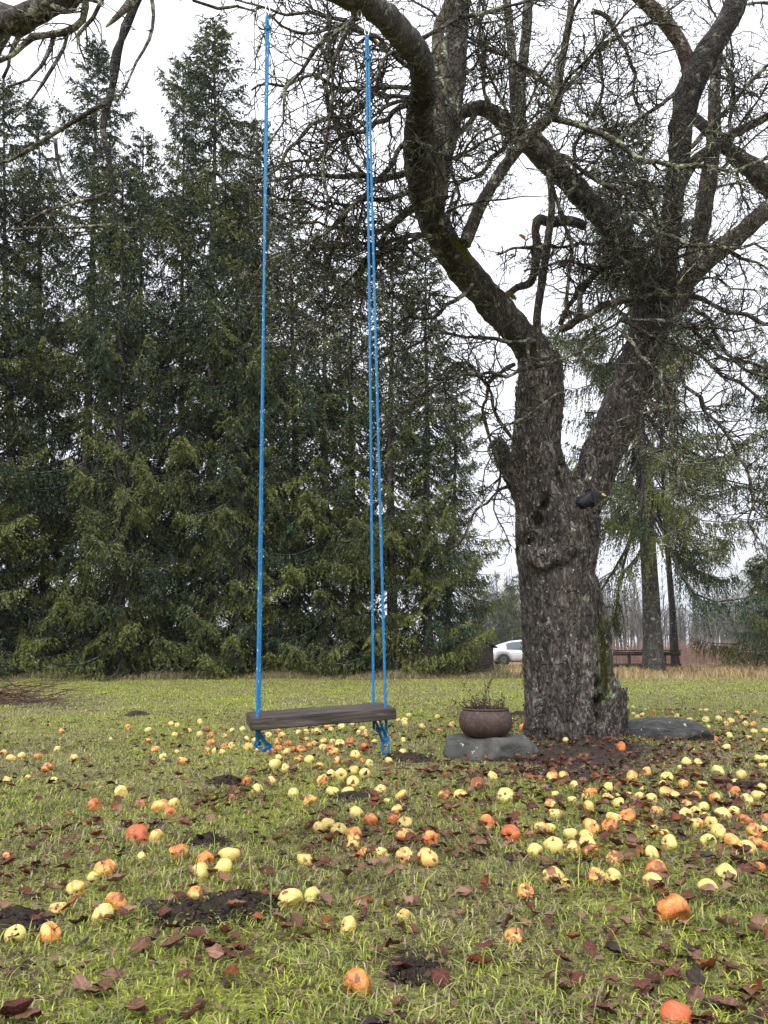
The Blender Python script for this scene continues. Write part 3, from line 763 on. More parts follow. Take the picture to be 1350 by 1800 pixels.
B_ = [  # traced from the photo: points (px, py, half px), depth at start and end
    ([(765, 95, 7), (715, 105, 6), (665, 85, 5), (620, 45, 5), (560, 30, 4), (490, 25, 3), (430, 5, 2), (380, 5, 1)], 5.4, 4.6),
    ([(740, 130, 7), (700, 100, 6), (660, 70, 6), (610, 40, 5), (560, 55, 4), (510, 55, 3), (470, 20, 2)], 5.3, 4.3),
    ([(735, 175, 7), (690, 165, 6), (640, 160, 6), (590, 150, 5), (545, 130, 4), (505, 150, 3), (470, 150, 3), (445, 165, 2)], 5.2, 4.3),
    ([(728, 155, 6), (680, 155, 6), (620, 200, 5), (570, 215, 4), (520, 245, 4), (480, 300, 3), (430, 330, 1)], 5.2, 4.4),
    ([(735, 180, 7), (690, 195, 6), (650, 225, 6), (600, 245, 5), (560, 270, 4), (520, 285, 3), (470, 300, 2)], 5.2, 4.6),
    ([(722, 300, 9), (690, 312, 8), (650, 312, 7), (600, 314, 6), (550, 308, 5), (505, 312, 4), (470, 320, 3), (425, 300, 2)], 5.7, 5.0),
    ([(720, 240, 7), (690, 280, 6), (660, 310, 6), (630, 355, 5), (590, 395, 4), (545, 425, 3), (490, 450, 2), (440, 490, 1)], 5.6, 5.0),
    ([(745, 350, 7), (700, 380, 6), (650, 405, 5), (600, 400, 4), (540, 395, 3), (470, 380, 2), (400, 390, 1)], 6.0, 5.2),
    ([(735, 330, 7), (690, 345, 6), (640, 350, 5), (580, 365, 4), (530, 355, 4), (470, 340, 3), (400, 330, 1)], 5.9, 5.0),
    ([(760, 415, 6), (720, 415, 6), (690, 425, 5), (655, 470, 5), (625, 520, 4), (600, 555, 3), (560, 575, 2), (500, 575, 1)], 6.1, 5.3),
    ([(758, 400, 6), (710, 430, 5), (660, 430, 5), (600, 430, 4), (550, 450, 4), (500, 480, 3), (440, 530, 1)], 6.2, 5.4),
    ([(628, 18, 7), (608, 60, 6), (590, 120, 5), (575, 190, 5), (570, 250, 4), (568, 330, 3), (560, 400, 1)], 4.0, 4.2),
    ([(650, 22, 5), (600, 45, 5), (565, 70, 5), (540, 110, 4), (515, 160, 3), (495, 210, 2), (480, 260, 1)], 4.1, 4.2),
    ([(720, 90, 5), (690, 90, 5), (665, 120, 4), (650, 155, 3), (610, 190, 2)], 4.6, 4.2),
    ([(740, 70, 6), (790, 40, 5), (850, 20, 5), (900, 5, 4), (950, -10, 3)], 5.0, 5.0),
    ([(955, 640, 8), (900, 660, 5), (850, 655, 4), (790, 670, 3), (740, 700, 3), (690, 740, 2), (640, 790, 1)], 6.8, 6.2),
    ([(940, 600, 7), (880, 600, 5), (820, 590, 4), (760, 590, 3), (700, 620, 3), (640, 640, 2)], 6.9, 6.3),
    ([(900, 770, 6), (880, 740, 5), (860, 690, 4), (830, 650, 4), (800, 640, 3), (750, 680, 2), (710, 730, 1)], 7.0, 6.5),
    ([(990, 690, 4), (960, 700, 4), (925, 730, 3), (905, 745, 3), (870, 760, 2), (820, 800, 1)], 6.6, 6.3),
    ([(905, 640, 6), (870, 660, 5), (850, 710, 4), (860, 770, 4), (880, 830, 3), (870, 900, 2), (900, 960, 1)], 7.0, 6.8),
    ([(900, 850, 5), (870, 870, 4), (840, 900, 3), (820, 940, 3), (790, 960, 2)], 7.1, 6.8),
    ([(830, 500, 6), (800, 530, 5), (760, 560, 4), (720, 560, 4), (680, 590, 3), (640, 620, 2), (600, 650, 1)], 6.5, 6.0),
    ([(1000, 570, 10), (1030, 555, 9), (1070, 535, 8), (1120, 525, 8), (1180, 520, 7), (1235, 525, 7), (1280, 550, 6), (1330, 565, 6), (1380, 575, 4)], 6.9, 6.5),
    ([(985, 580, 9), (1015, 560, 9), (1020, 520, 8), (1040, 490, 8), (1070, 455, 8), (1085, 440, 7), (1130, 435, 7), (1190, 432, 5), (1250, 425, 5), (1300, 450, 4), (1360, 470, 3)], 6.9, 6.6),
    ([(985, 570, 7), (1010, 510, 7), (1060, 470, 6), (1110, 460, 6), (1170, 455, 5), (1230, 440, 4), (1290, 430, 3), (1370, 440, 2)], 7.0, 6.8),
    ([(1075, 390, 6), (1085, 430, 5), (1105, 480, 5), (1140, 505, 4), (1190, 505, 4), (1250, 490, 3), (1320, 510, 2)], 6.9, 6.5),
    ([(970, 210, 6), (1010, 218, 8), (1060, 240, 8), (1105, 265, 7), (1140, 285, 7), (1190, 290, 6), (1240, 295, 6), (1300, 295, 5), (1360, 265, 4)], 6.2, 6.0, (1.7, 1.75, 1.5)),
    ([(940, 235, 7), (985, 275, 6), (1040, 315, 6), (1090, 335, 5), (1130, 380, 5), (1165, 415, 5), (1215, 432, 4), (1270, 430, 3)], 6.5, 6.1, (1.5, 1.5, 1.35)),
    ([(1085, 575, 6), (1110, 600, 6), (1140, 635, 5), (1160, 655, 5), (1168, 690, 5), (1175, 760, 4), (1190, 820, 4), (1205, 880, 3), (1215, 940, 2), (1250, 985, 1)], 6.6, 6.2, (1.6, 1.6, 1.5)),
    ([(1090, 560, 6), (1140, 585, 5), (1200, 610, 5), (1250, 640, 5), (1300, 680, 4), (1360, 720, 3)], 6.8, 6.4),
    ([(1160, 600, 5), (1200, 660, 5), (1240, 720, 4), (1280, 770, 4), (1310, 830, 4), (1330, 880, 3), (1318, 915, 2), (1340, 945, 1)], 6.7, 6.3),
    ([(1150, 560, 6), (1210, 580, 5), (1260, 620, 5), (1320, 640, 4), (1370, 660, 2)], 7.0, 6.8),
    ([(1215, 540, 6), (1250, 570, 5), (1275, 620, 5), (1310, 650, 4), (1350, 670, 3)], 7.0, 6.7),
    ([(1100, 560, 5), (1160, 565, 4), (1230, 575, 4), (1300, 575, 3), (1370, 560, 2)], 6.6, 6.4),
    ([(1195, 160, 7), (1150, 190, 5), (1090, 240, 4), (1030, 300, 4), (1010, 330, 3), (980, 340, 2)], 6.8, 6.3),
    ([(960, 190, 6), (1000, 150, 5), (1030, 110, 5), (1080, 60, 5), (1130, 45, 3), (1200, 50, 2)], 6.4, 6.2),
    ([(1040, 20, 7), (1070, 30, 6), (1095, 80, 5), (1110, 130, 4), (1115, 180, 3), (1150, 230, 2)], 6.8, 6.6),
    ([(1215, 260, 6), (1270, 200, 5), (1310, 150, 5), (1360, 110, 4)], 6.8, 6.5),
    ([(1240, 230, 6), (1290, 240, 5), (1330, 210, 4), (1380, 190, 3)], 6.6, 6.4),
    ([(1262, 90, 5), (1290, 150, 5), (1285, 220, 4), (1290, 300, 3), (1310, 370, 2)], 6.9, 6.9),
    ([(905, 220, 7), (880, 260, 6), (850, 300, 5), (800, 330, 4), (790, 380, 3), (800, 420, 2)], 6.4, 6.3),
    ([(838, 200, 6), (800, 250, 6), (790, 290, 5), (800, 340, 4), (780, 380, 2)], 6.6, 6.5),
    ([(860, 190, 6), (850, 130, 5), (840, 70, 4), (850, 0, 4), (870, -60, 2)], 6.5, 6.5),
    ([(1010, 340, 6), (1010, 280, 5), (1030, 220, 4), (1060, 160, 4), (1050, 90, 3), (1040, 20, 2)], 6.8, 6.6),
    ([(965, 300, 5), (990, 380, 5), (1005, 440, 5), (1000, 500, 5), (990, 560, 4)], 6.5, 6.7),
    ([(930, 590, 5), (935, 640, 5), (970, 640, 4), (1020, 620, 4), (1060, 590, 3)], 6.7, 6.6),
    ([(1060, 425, 5), (1010, 430, 4), (960, 432, 4), (910, 435, 4), (870, 445, 2)], 7.0, 6.4),
    ([(1130, 480, 6), (1080, 490, 5), (1030, 470, 4), (980, 460, 4), (920, 480, 2)], 7.0, 6.5),
    ([(1170, 420, 6), (1140, 360, 5), (1100, 310, 4), (1070, 250, 4), (1060, 180, 3)], 7.1, 7.0),
    ([(1190, 330, 6), (1150, 330, 5), (1110, 350, 4), (1060, 350, 3), (1000, 370, 2)], 7.1, 6.9),
]
# photo-side clear sky: twigs must not wander into it
def lim(p):
    a, b = proj(p)
    return (a < 425 and b > 45) or b > 1010 or p[1] < 3.0 or (a < 640 and b > 760)
for k, t in enumerate(B_):
    branch(t[0], t[1], t[2], k, tint=t[3] if len(t) > 3 else (1.05, 1.0, .95), lim=lim)
# the rest of the crown: branches from the limbs in every direction
g = np.random.default_rng(77)
k = 0; tries = 0
while k < 40 and tries < 600:
    tries += 1
    li = g.choice(len(LIMBS), p=np.array([.36, .12, .05, .09, .02, .07, .05, .09, .12, .03, 0, 0, 0, 0, 0, 0]) / 1.0)
    P, r = LIMBS[li]; i_ = g.integers(int(len(P) * .25), len(P) - 2)
    T = P[i_ + 1] - P[i_]; dr = side_dir(T, g, .8, 1.5); dr[2] += .15
    ll = g.uniform(.9, 2.2); Q, rq = crooked(P[i_], dr, ll, g.uniform(.009, .019), 16, g, .2, .04, .02)
    if any(lim(q) for q in Q[3::3]) or min(q[1] for q in Q) < 3.7: continue
    ax, ay = proj(Q[-1])
    if ax < 470 or (1010 < ax < 1170 and 300 < ay < 600): continue
    mb = MB(); tint = np.array([1.0, .97, .92]) * g.uniform(.8, 1.5)
    V, F = tube(Q, rq, 7); mb.add(V + INV, F, tint)
    twiggy(mb, Q, rq, g, 0, (14, 10, 8), (.42, .40, .20), tint * .75, INV, .0055, lim)
    mb.build('branch', M['branch'], apple); k += 1
print('branches', NB[0] + k)
# moss cushion on the leaning limb
g = np.random.default_rng(9); mb = MB()
def tuft(mb, c, n_dir, rad_, n, h, cols, g):
    a = unit(np.cross(n_dir, [0.3, .9, .1])); b2 = np.cross(n_dir, a)
    q = g.normal(0, .5, (n, 2)) * rad_; p = c + q[:, :1] * a + q[:, 1:] * b2
    d = unit(n_dir + g.normal(0, .5, (n, 3))); w = unit(np.cross(d, g.normal(0, 1, (n, 3)))) * .002
    e = p + d * (h * (.4 + .8 * g.random(n)))[:, None]
    cc = cols[0] + (cols[1] - cols[0]) * g.random((n, 1))
    mb.add(np.stack([p - w, p + w, e], 1).reshape(-1, 3) + INV, np.arange(3 * n).reshape(-1, 3), np.repeat(cc, 3, 0))
for c in [(800, 428), (808, 436), (815, 445), (795, 420), (822, 458), (900, 522)]:
    tuft(mb, at(c[0], c[1], 6.24), unit(np.array([.5, -.75, .5])), .045, 700, .022, (np.array([.05, .055, .008]), np.array([.16, .15, .02])), g)
for yy in range(1095, 1235, 14):
    tuft(mb, at(1056 + (yy - 1095) * .09, yy, 7.02), unit(np.array([.7, -.7, .1])), .04, 260, .016, (np.array([.045, .045, .012]), np.array([.11, .105, .03])), g)
mb.build('moss', M['dry'], apple, False)

# ------------------------------------------------------------------ second apple tree: its trunk stands off to the left
a2 = empty('apple_tree', (-4.1, 5.2, float(gz(-4.1, 5.2))))
tag(a2, 'second bare apple tree whose twisted branches hang in at the top left corner', 'tree')
INV2 = -np.array(a2.location)
g = np.random.default_rng(21)
P, r = smooth_path([(-4.1, 5.2, -.2), (-4.15, 5.2, .9), (-3.9, 5.1, 1.7), (-3.7, 5.0, 2.3)], [.26, .2, .18, .15], .06)
V, F = rough_tube(P, r, 18, .15, 5); mb = MB(); mb.add(V + INV2, F); mb.build('trunk', M['limb'], a2)
def limb2(P, r, seed):
    P, r = smooth_path(P, r, .05); V, F = rough_tube(P, r, 14, .18, seed); mb = MB(); mb.add(V + INV2, F, (.85, .8, .78)); mb.build('limb', M['limb'], a2); return P, r
def A(px, py, Y): return tuple(at(px, py, Y))
limb2([(-3.7, 5.0, 2.3), (-3.3, 4.8, 3.1), A(-20, 75, 4.4), A(30, 40, 4.3), A(75, 15, 4.2), A(130, -10, 4.1), A(200, -50, 3.9), A(280, -80, 3.7)], [.16, .13, .085, .08, .068, .055, .045, .03], 31)
def branch2(pts, Y0, Y1, seed, **k):
    return branch(pts, Y0, Y1, seed, root=a2, inv=INV2, rtw=.0042, thin=.85, **k)
l2 = lambda p: (lambda a, b: (a > 215 and b > 60) or b > 470)(*proj(p))
branch2([(275, -80, 10), (245, -15, 8), (230, 30, 8), (215, 75, 8), (200, 120, 8), (192, 165, 7), (187, 205, 6), (185, 255, 5), (192, 310, 4), (200, 370, 3), (205, 410, 1)], 3.9, 3.8, 201, dens=(5, 3, 6), lenf=(.12, .2, .2), tint=(.35, .33, .33), lim=lambda p: proj(p)[0] > 250, wob=.012)
branch2([(250, -25, 6), (225, 10, 8), (200, 35, 5), (186, 48, 2)], 3.8, 3.7, 202, dens=(2,), lenf=(.2,), tint=(1.8, 1.7, 1.6), wob=.005)
branch2([(262, -30, 4), (270, 25, 3), (262, 70, 3), (240, 110, 2), (225, 150, 2), (210, 180, 1)], 3.9, 3.8, 203, dens=(3, 3), lenf=(.12, .2), tint=(.9, .9, .9), lim=lambda p: proj(p)[0] > 290, wob=.008)
branch2([(188, 180, 4), (160, 195, 4), (130, 215, 4), (90, 235, 4), (50, 262, 3), (15, 282, 3), (-40, 290, 2)], 3.8, 3.9, 204, dens=(4, 3), lenf=(.2, .25), tint=(.7, .65, .65), lim=l2, wob=.01)
branch2([(188, 340, 4), (160, 350, 3), (120, 360, 2), (80, 375, 2), (40, 395, 1)], 3.8, 3.9, 205, dens=(12, 9), lenf=(.28, .3), tint=(1.2, 1.1, 1.0), lim=l2, wob=.01)
branch2([(198, 395, 3), (160, 398, 3), (110, 400, 2), (60, 400, 2), (20, 405, 1)], 3.85, 3.9, 206, dens=(12, 9), lenf=(.28, .3), tint=(1.2, 1.1, 1.0), lim=l2, wob=.01)
branch2([(97, 245, 3), (100, 280, 3), (108, 315, 2), (120, 345, 1)], 3.9, 3.9, 207, dens=(4,), lenf=(.2,), tint=(.6, .6, .6), wob=.01)
branch2([(150, -10, 7), (150, 30, 6), (110, 55, 6), (60, 72, 6), (20, 95, 5), (-20, 115, 3)], 4.1, 4.2, 208, dens=(16, 11, 12), lenf=(.42, .4, .2), tint=(1.4, 1.3, 1.2), lim=l2)
branch2([(120, 52, 4), (112, 85, 3), (90, 125, 3), (65, 165, 2), (40, 195, 2), (20, 215, 1)], 4.2, 4.1, 209, dens=(10, 10), lenf=(.3, .25), tint=(1., 1, 1), lim=l2, wob=.01)
branch2([(95, 60, 4), (88, 90, 4), (75, 115, 3), (50, 140, 3), (15, 152, 2)], 4.2, 4.1, 210, dens=(8, 5), lenf=(.25, .25), tint=(1., 1, 1), lim=l2, wob=.01)
branch2([(60, 20, 5), (40, 50, 5), (10, 90, 4), (-10, 130, 3)], 4.3, 4.3, 211, dens=(10, 6, 8), lenf=(.3, .3, .2), tint=(1.3, 1.2, 1.1), lim=l2)
branch2([(200, -30, 5), (180, 0, 4), (165, 30, 4), (140, 60, 3), (155, 110, 1)], 4.0, 4.0, 212, dens=(14, 10), lenf=(.4, .35), tint=(1.2, 1.1, 1.), lim=l2)
branch2([(60, -10, 5), (90, 10, 4), (130, 25, 4), (150, 5, 3), (180, 15, 2)], 4.2, 4.0, 213, dens=(14, 10), lenf=(.4, .35), tint=(1.5, 1.4, 1.3), lim=l2)
branch2([(330, -40, 4), (340, 0, 3), (380, 14, 3), (420, 10, 2), (455, 20, 1)], 3.9, 4.1, 214, dens=(5, 4), lenf=(.2, .25), tint=(1.1, 1.1, 1.), lim=lambda p: proj(p)[1] > 60)

# ------------------------------------------------------------------ swing
SW_LOC = np.array([-.2688, 3.3383, .5588])
rot = Matrix.Rotation(.238, 3, 'Z') @ Matrix.Rotation(-.0514, 3, 'Y') @ Matrix.Rotation(.0308, 3, 'X')
RM = np.array(rot)
sw = empty('rope_swing', SW_LOC)
tag(sw, 'plank swing on doubled blue ropes hanging from the leaning apple limb', 'swing')
bm = bmesh.new(); bmesh.ops.create_cube(bm, size=1)
for v in bm.verts: v.co = Vector((v.co.x * .6, v.co.y * .25, v.co.z * .046))
bmesh.ops.bevel(bm, geom=bm.edges[:], offset=.004, segments=2, affect='EDGES')
bmesh.ops.subdivide_edges(bm, edges=[e for e in bm.edges if e.calc_length() > .15], cuts=24, use_grid_fill=True)
for v in bm.verts: v.co += Vector((0, mn.noise(v.co * 9) * .003, mn.noise(v.co * 12 + Vector((5, 0, 0))) * .0025))
me = bpy.data.meshes.new('seat'); bm.to_mesh(me); bm.free()
seat = link('seat', me, M['plank'], sw); seat.rotation_euler = rot.to_euler()

def rope(P, r=.0062, k=10, step=.012):
    P, rr_ = smooth_path(P, [r] * len(P), step); V, F = tube(P, rr_, k, False)
    d = np.concatenate([[0], np.cumsum(np.linalg.norm(np.diff(P, axis=0), axis=1))])
    cc = np.stack([np.tile(np.arange(k) / k, len(P)), np.repeat(d, k), np.zeros(len(P) * k)], 1)
    return V, F, cc
def rope_obj(P, name='rope', r=.0062):
    V, F, cc = rope(P, r); mb = MB(); mb.add(V - SW_LOC, F, cc); return mb.build(name, M['rope'], sw)
def sp(x, y, z): return RM @ np.array([x, y, z]) + SW_LOC
for side, top, knot in ((-1, (470, 26), (470, 50)), (1, (645, 62), (646, 103))):
    yT = 3.36 if side < 0 else 3.42
    T = at(*top, yT); K = at(*knot, yT)
    xs = side * .262
    fr_, bk = sp(xs + side * .006, -.070, 0), sp(xs - side * .014, .070, 0)
    up_f, up_b = sp(xs + side * .006, -.070, .03), sp(xs - side * .014, .070, .03)
    w = .005
    lo_f, lo_b = sp(xs + side * .006, -.070, -.03), sp(xs - side * .014, .070, -.03)
    kz = -.10
    if side < 0: kf, kb = sp(xs + .035, -.05, kz), sp(xs - .0, .03, kz)
    else: kf, kb = sp(xs + .005, -.05, kz - .01), sp(xs - .005, .02, kz + .02)
    m1 = K * .5 + up_f * .5; m2 = K * .5 + up_b * .5
    if side > 0: pass
    rope_obj([K + [w, 0, 0], m1 + [w * .3, 0, 0], up_f, fr_, lo_f, kf])
    rope_obj([K - [w, 0, 0], m2 - [w * .3, 0, 0], up_b, bk, lo_b, kb])
    # the loop through the carabiner and the knot that closes it
    rope_obj([K + [w, 0, 0], (K + T) / 2 + [w, 0, 0], T + [w * .8, 0, -.01], T + [0, 0, .004], T + [-w * .8, 0, -.01], (K + T) / 2 - [w, 0, 0], K - [w, 0, 0]], 'top_loop')
    def knot_at(c, s, ph=0, name='knot'):
        t = np.linspace(0, 2 * np.pi, 22)
        x = (np.sin(t) + 2 * np.sin(2 * t)) * s / 3; y = (np.cos(t) - 2 * np.cos(2 * t)) * s / 3; z = -np.sin(3 * t) * s / 2.2
        Q = np.array(Matrix.Rotation(ph, 3, 'X')) @ np.stack([x, y, z]); rope_obj(list((Q.T + c)), name, .0066)
    knot_at(K, .014, 1.2)
    knot_at(kf, .011, .4); knot_at(kb, .011, 1.9)
    # lower loops under the knots: short crossing tails
    rope_obj([sp(xs - .012, -.02, -.03), (kf + kb) / 2 + [0, 0, .03], kf + [.004, 0, 0], kf + [.014, -.01, -.022]], 'rope_tail')
    if side > 0: rope_obj([kf, kf + [.012, 0, -.03], kf + [.006, 0, -.055], kf + [-.012, 0, -.055], kf + [-.012, 0, -.02], kb], 'rope_tail')
    else: rope_obj([kb, kb + [.01, -.01, -.014], kf + [-.012, 0, -.016], kf], 'rope_tail')
    # oval carabiner and the wire link up to the limb
    t = np.linspace(0, 2 * np.pi, 25)
    Q = np.stack([.011 * np.cos(t), 0 * t, .028 * np.sin(t)], 1) + T + [0, 0, .024]
    mb = MB(); V, F = tube(Q, .0022, 7, False); mb.add(V - SW_LOC, F); mb.build('carabiner', M['steel'], sw)
    Lp = LIMBS[0][0]; Lr = LIMBS[0][1]
    a0 = T + [0, 0, .048]
    k_ = np.argmin(np.hypot(Lp[:, 0] - a0[0], Lp[:, 1] - a0[1]) + .0 * Lp[:, 2])
    Cc = Lp[k_]; rL = Lr[k_] * 1.12
    print('swing top', side, T, 'limb at', Cc, rL)
    # a chain of links rising to a sling round the limb
    tgt = Cc - np.array([0, 0, rL]); n_l = max(1, int(np.linalg.norm(tgt - a0) / .034))
    mb = MB()
    for q in range(n_l):
        c0 = a0 + (tgt - a0) * (q + .5) / n_l
        ln = np.linalg.norm(tgt - a0) / n_l
        Q = np.stack([(.009 * np.cos(t)) if q % 2 else 0 * t, 0 * t if q % 2 else .009 * np.cos(t), (ln * .5 + .004) * np.sin(t)], 1) + c0
        V, F = tube(Q, .002, 6, False); mb.add(V - SW_LOC, F)
    tt = unit(Lp[min(k_ + 1, len(Lp) - 1)] - Lp[k_ - 1]); e1 = unit(np.cross(tt, [0, 0, 1])); e2 = np.cross(e1, tt)
    Q = Cc + rL * (np.cos(t)[:, None] * e1 + np.sin(t)[:, None] * e2)
    mb.build('chain', M['steel'], sw)
    V, F = tube(Q, .004, 6, False); mb = MB(); mb.add(V - SW_LOC, F); mb.build('sling', M['oldwood'], sw)

# ------------------------------------------------------------------ pot on its rock, the second rock
def blob_rock(name, ctr, size, seed, m, cuts=5, label='', flat=.55, rz=0, bend=0., cat='rock', striped=0):
    bm = bmesh.new(); bmesh.ops.create_icosphere(bm, subdivisions=cuts, radius=1)
    g = np.random.default_rng(seed); pl = [(unit(g.normal(0, 1, 3)), g.uniform(.62, .9)) for _ in range(9)]
    pl.append((np.array([0, 0, 1.]), flat))
    for v in bm.verts:
        p = np.array(v.co)
        for n_, d_ in pl:
            e = p @ n_ - d_
            if e > 0: p = p - n_ * e * .96
        p = p * (1 + .05 * mn.fractal(Vector(p) * 2.5 + Vector((seed, 0, 0)), 1, 2, 4))
        if striped: p[2] += .05 * mn.noise(Vector((p[0] * 1.2, p[1] * 9, p[2] * 9 + seed)))
        p = p * size
        p[2] -= bend * (p[0] / size[0]) ** 2 * size[0]
        v.co = Vector(p)
    for f in bm.faces: f.smooth = True
    me = bpy.data.meshes.new(name); bm.to_mesh(me); bm.free()
    o = link(name, me, m); o.location = ctr; o.rotation_euler = (0, 0, rz)
    return tag(o, label, cat)
gA = ground(845, 1336)
RK = (float(at(850, 1300, gA[1] + .22)[0]), gA[1] + .22, float(gz(0, gA[1])) - .02)
blob_rock('rock', RK, np.array([.42, .28, .27]), 4, M['rock'], 5, 'flat-topped light grey boulder under the rusty pot', .62, .2)
blob_rock('rock', (RK[0] + .27, RK[1] + .16, -.06), np.array([.21, .22, .20]), 8, M['rock'], 4, 'lower grey rock between the pot boulder and the apple trunk', .7)
gB = ground(1180, 1300)
blob_rock('rock', (float(at(1175, 1290, gB[1])[0]) + .02, gB[1] + .15, float(gz(1.8, gB[1])) - .04), np.array([.44, .26, .22]), 12, M['rock2'], 5, 'long dark banded rock in the grass right of the apple trunk', .75, -.25, .12, 'rock', 1)

pz = RK[2] + .27 * .62 - .012
pxy = at(854, 1290, RK[1] - .02)
pot = empty('iron_pot', (float(pxy[0]), RK[1] - .02, pz)); tag(pot, 'round rusty brown iron cauldron standing on the light grey boulder', 'pot')
s_ = .208
prof = [(0, 0), (.45, 0), (.62, .02), (.82, .13), (.96, .32), (1.0, .52), (.985, .70), (.93, .84), (.86, .92), (.84, .96), (.80, .97), (.80, .93), (.86, .80), (.92, .6), (.9, .35), (.6, .1), (0, .08)]
P_, _r = smooth_path([(a, b, 0) for a, b in prof], [1] * len(prof), .08)
V, F = lathe(P_[:, :2] * s_ * np.array([1, 1.08]), 48); V[:, :2] *= 1.0
mb = MB(); mb.add(V, F); mb.build('bowl', M['rust'], pot)
t = np.linspace(0, 2 * np.pi, 49); Q = np.stack([.85 * s_ * np.cos(t), .85 * s_ * np.sin(t), 0 * t + 1.042 * s_], 1)
V, F = tube(Q, .008, 8, False); mb = MB(); mb.add(V, F); mb.build('rim', M['rust'], pot)
V, F = lathe([(0, .87 * s_), (.5 * s_, .89 * s_), (.82 * s_, .86 * s_)], 24); mb = MB(); mb.add(V, F); mb.build('potting_soil', M['soil'], pot)
dp = empty('dead_plant', (float(pxy[0]), RK[1] - .02, pz + .87 * s_)); tag(dp, 'dead brown stalks with shrivelled flower heads growing in the iron pot', 'plant')
g = np.random.default_rng(4); mb = MB(); lf = MB()
for k in range(60):
    a = g.uniform(0, 6.28); r0 = .15 * math.sqrt(g.random()); h_ = g.uniform(.06, .15)
    st = np.array([r0 * math.cos(a), r0 * math.sin(a), 0])
    if k < 6: h_ = .33 - .02 * k; st = np.array([-.05 + .01 * k, .0, 0])
    d_ = np.array([math.cos(a) * .3, math.sin(a) * .3, 1.])
    if k in (10, 11): d_ = np.array([-1.3, 0, 1.]); h_ = .2; st = np.array([-.1, -.03, 0])
    Q, rq = crooked(st, d_, h_, .0035, 6, g, .16, 0, .02)
    V, F = tube(Q, np.maximum(rq, .0018), 4, False); mb.add(V, F, np.array([.10, .07, .05]) * g.uniform(.5, 1.4))
    for q in range(5):
        p = Q[g.integers(2, len(Q))]; d2 = unit(g.normal(0, 1, 3) + [0, 0, .4]); w = unit(np.cross(d2, g.normal(0, 1, 3))) * .006; l2_ = g.uniform(.015, .04)
        lf.add([p, p + d2 * l2_ * .5 + w, p + d2 * l2_, p + d2 * l2_ * .5 - w], [[0, 1, 2, 3]], np.array([.07, .05, .038]) * g.uniform(.5, 1.8))
mb.build('stalks', M['dry'], dp); lf.build('withered_leaves', M['dry'], dp, False)

# ------------------------------------------------------------------ the crow figure in the fork
cp_ = at(1039, 876, 6.72)
crow = empty('crow_figure', cp_);  tag(crow, 'dark crow figure with a yellow beak sitting in the fork of the apple tree', 'bird')
def skin_obj(name, pts, edges, rad_, m, parent, lv=2):
    me = bpy.data.meshes.new(name); me.from_pydata(pts, edges, []); o = link(name, me, m, parent)
    o.modifiers.new('skin', 'SKIN')
    for v, r in zip(me.skin_vertices[0].data, rad_): v.radius = (r, r) if not isinstance(r, tuple) else r
    me.skin_vertices[0].data[1].use_root = True
    ss = o.modifiers.new('sub', 'SUBSURF'); ss.levels = ss.render_levels = lv
    return o
pts = [(-.12, 0, -.075), (-.055, 0, -.014), (-.005, 0, 0), (.042, 0, .012), (.075, 0, .034), (.095, 0, .034)]
skin_obj('body', pts, [(a, a + 1) for a in range(5)], [(.024, .036), .066, .078, .063, .047, .024], M['crow'], crow)
V, F = lathe([(.014, 0), (.0125, .012), (.008, .028), (0.001, .042)], 12)
RY = np.array(Matrix.Rotation(R(112), 3, 'Y')); mb = MB(); mb.add(V @ RY.T + [.098, 0, .036], F); mb.build('beak', M['beak'], crow)
for sgn in (-1, 1):
    V, F = lathe([(0, -.004), (.003, -.003), (.004, 0), (.003, .003), (0, .004)], 10); mb = MB(); mb.add(V + [.085, sgn * .024, .044], F); mb.build('eye', M['eye'], crow)
    V, F = tube([(-.14, sgn * .022, -.07), (-.08, sgn * .040, -.02), (-.02, sgn * .044, .008), (.02, sgn * .034, .012)], [.006, .016, .020, .006], 10); V[:, 2] -= .006
    V[:, 1] = sgn * np.maximum(sgn * V[:, 1], .015); mb = MB(); mb.add(V, F); mb.build('wing', M['crow'], crow)

# a dead leaf still hanging on
def leaf_mesh(seed, n=9, curl=.5):
    g = np.random.default_rng(seed); mb = MB()
    rows = n; cols = 7; V = []; 
    cu, cv, tw = g.uniform(.3, 1.6) * curl * 2, g.uniform(-.9, 1.2), g.normal(0, .5)
    lob = g.uniform(.06, .2)
    for i_ in range(rows + 1):
        s = i_ / rows; wd = .33 * math.sin(math.pi * min(1, s * .96 + .02) ** .8) * (1 + lob * math.sin(s * 17 + seed)) + .008
        for j_ in range(cols):
            q = (j_ / (cols - 1) - .5) * 2
            x = s - .5; y = q * wd; z = cu * .34 * q * q * wd * 2 + .16 * cv * (s - .5) ** 2 * 4 - .02 + .11 * mn.noise(Vector((x * 3.2, y * 4, seed * 1.7))) + .04 * mn.noise(Vector((x * 9, y * 9, seed)))
            z += .03 * abs(math.sin(s * 20 + abs(q) * 3)) * abs(q)
            a = tw * x; V.append((x, y * math.cos(a) - z * math.sin(a), y * math.sin(a) + z * math.cos(a)))
    F = [[i_ * cols + j_, (i_ + 1) * cols + j_, (i_ + 1) * cols + j_ + 1, i_ * cols + j_ + 1] for i_ in range(rows) for j_ in range(cols - 1)]
    q_ = np.abs(np.tile(np.linspace(-1, 1, cols), rows + 1)); c = (.8 + .25 * q_)[:, None] * np.ones(3); c[q_ < .05] = 1.5
    V = np.array(V); V[:, 2] -= V[:, 2].min()
    return mesh_np('leaf', V, [np.array(F)], c)
LEAF = [leaf_mesh(s, curl=.2 + .1 * (s % 4)) for s in range(9)]
for me in LEAF: me.materials.append(M['leaf'])
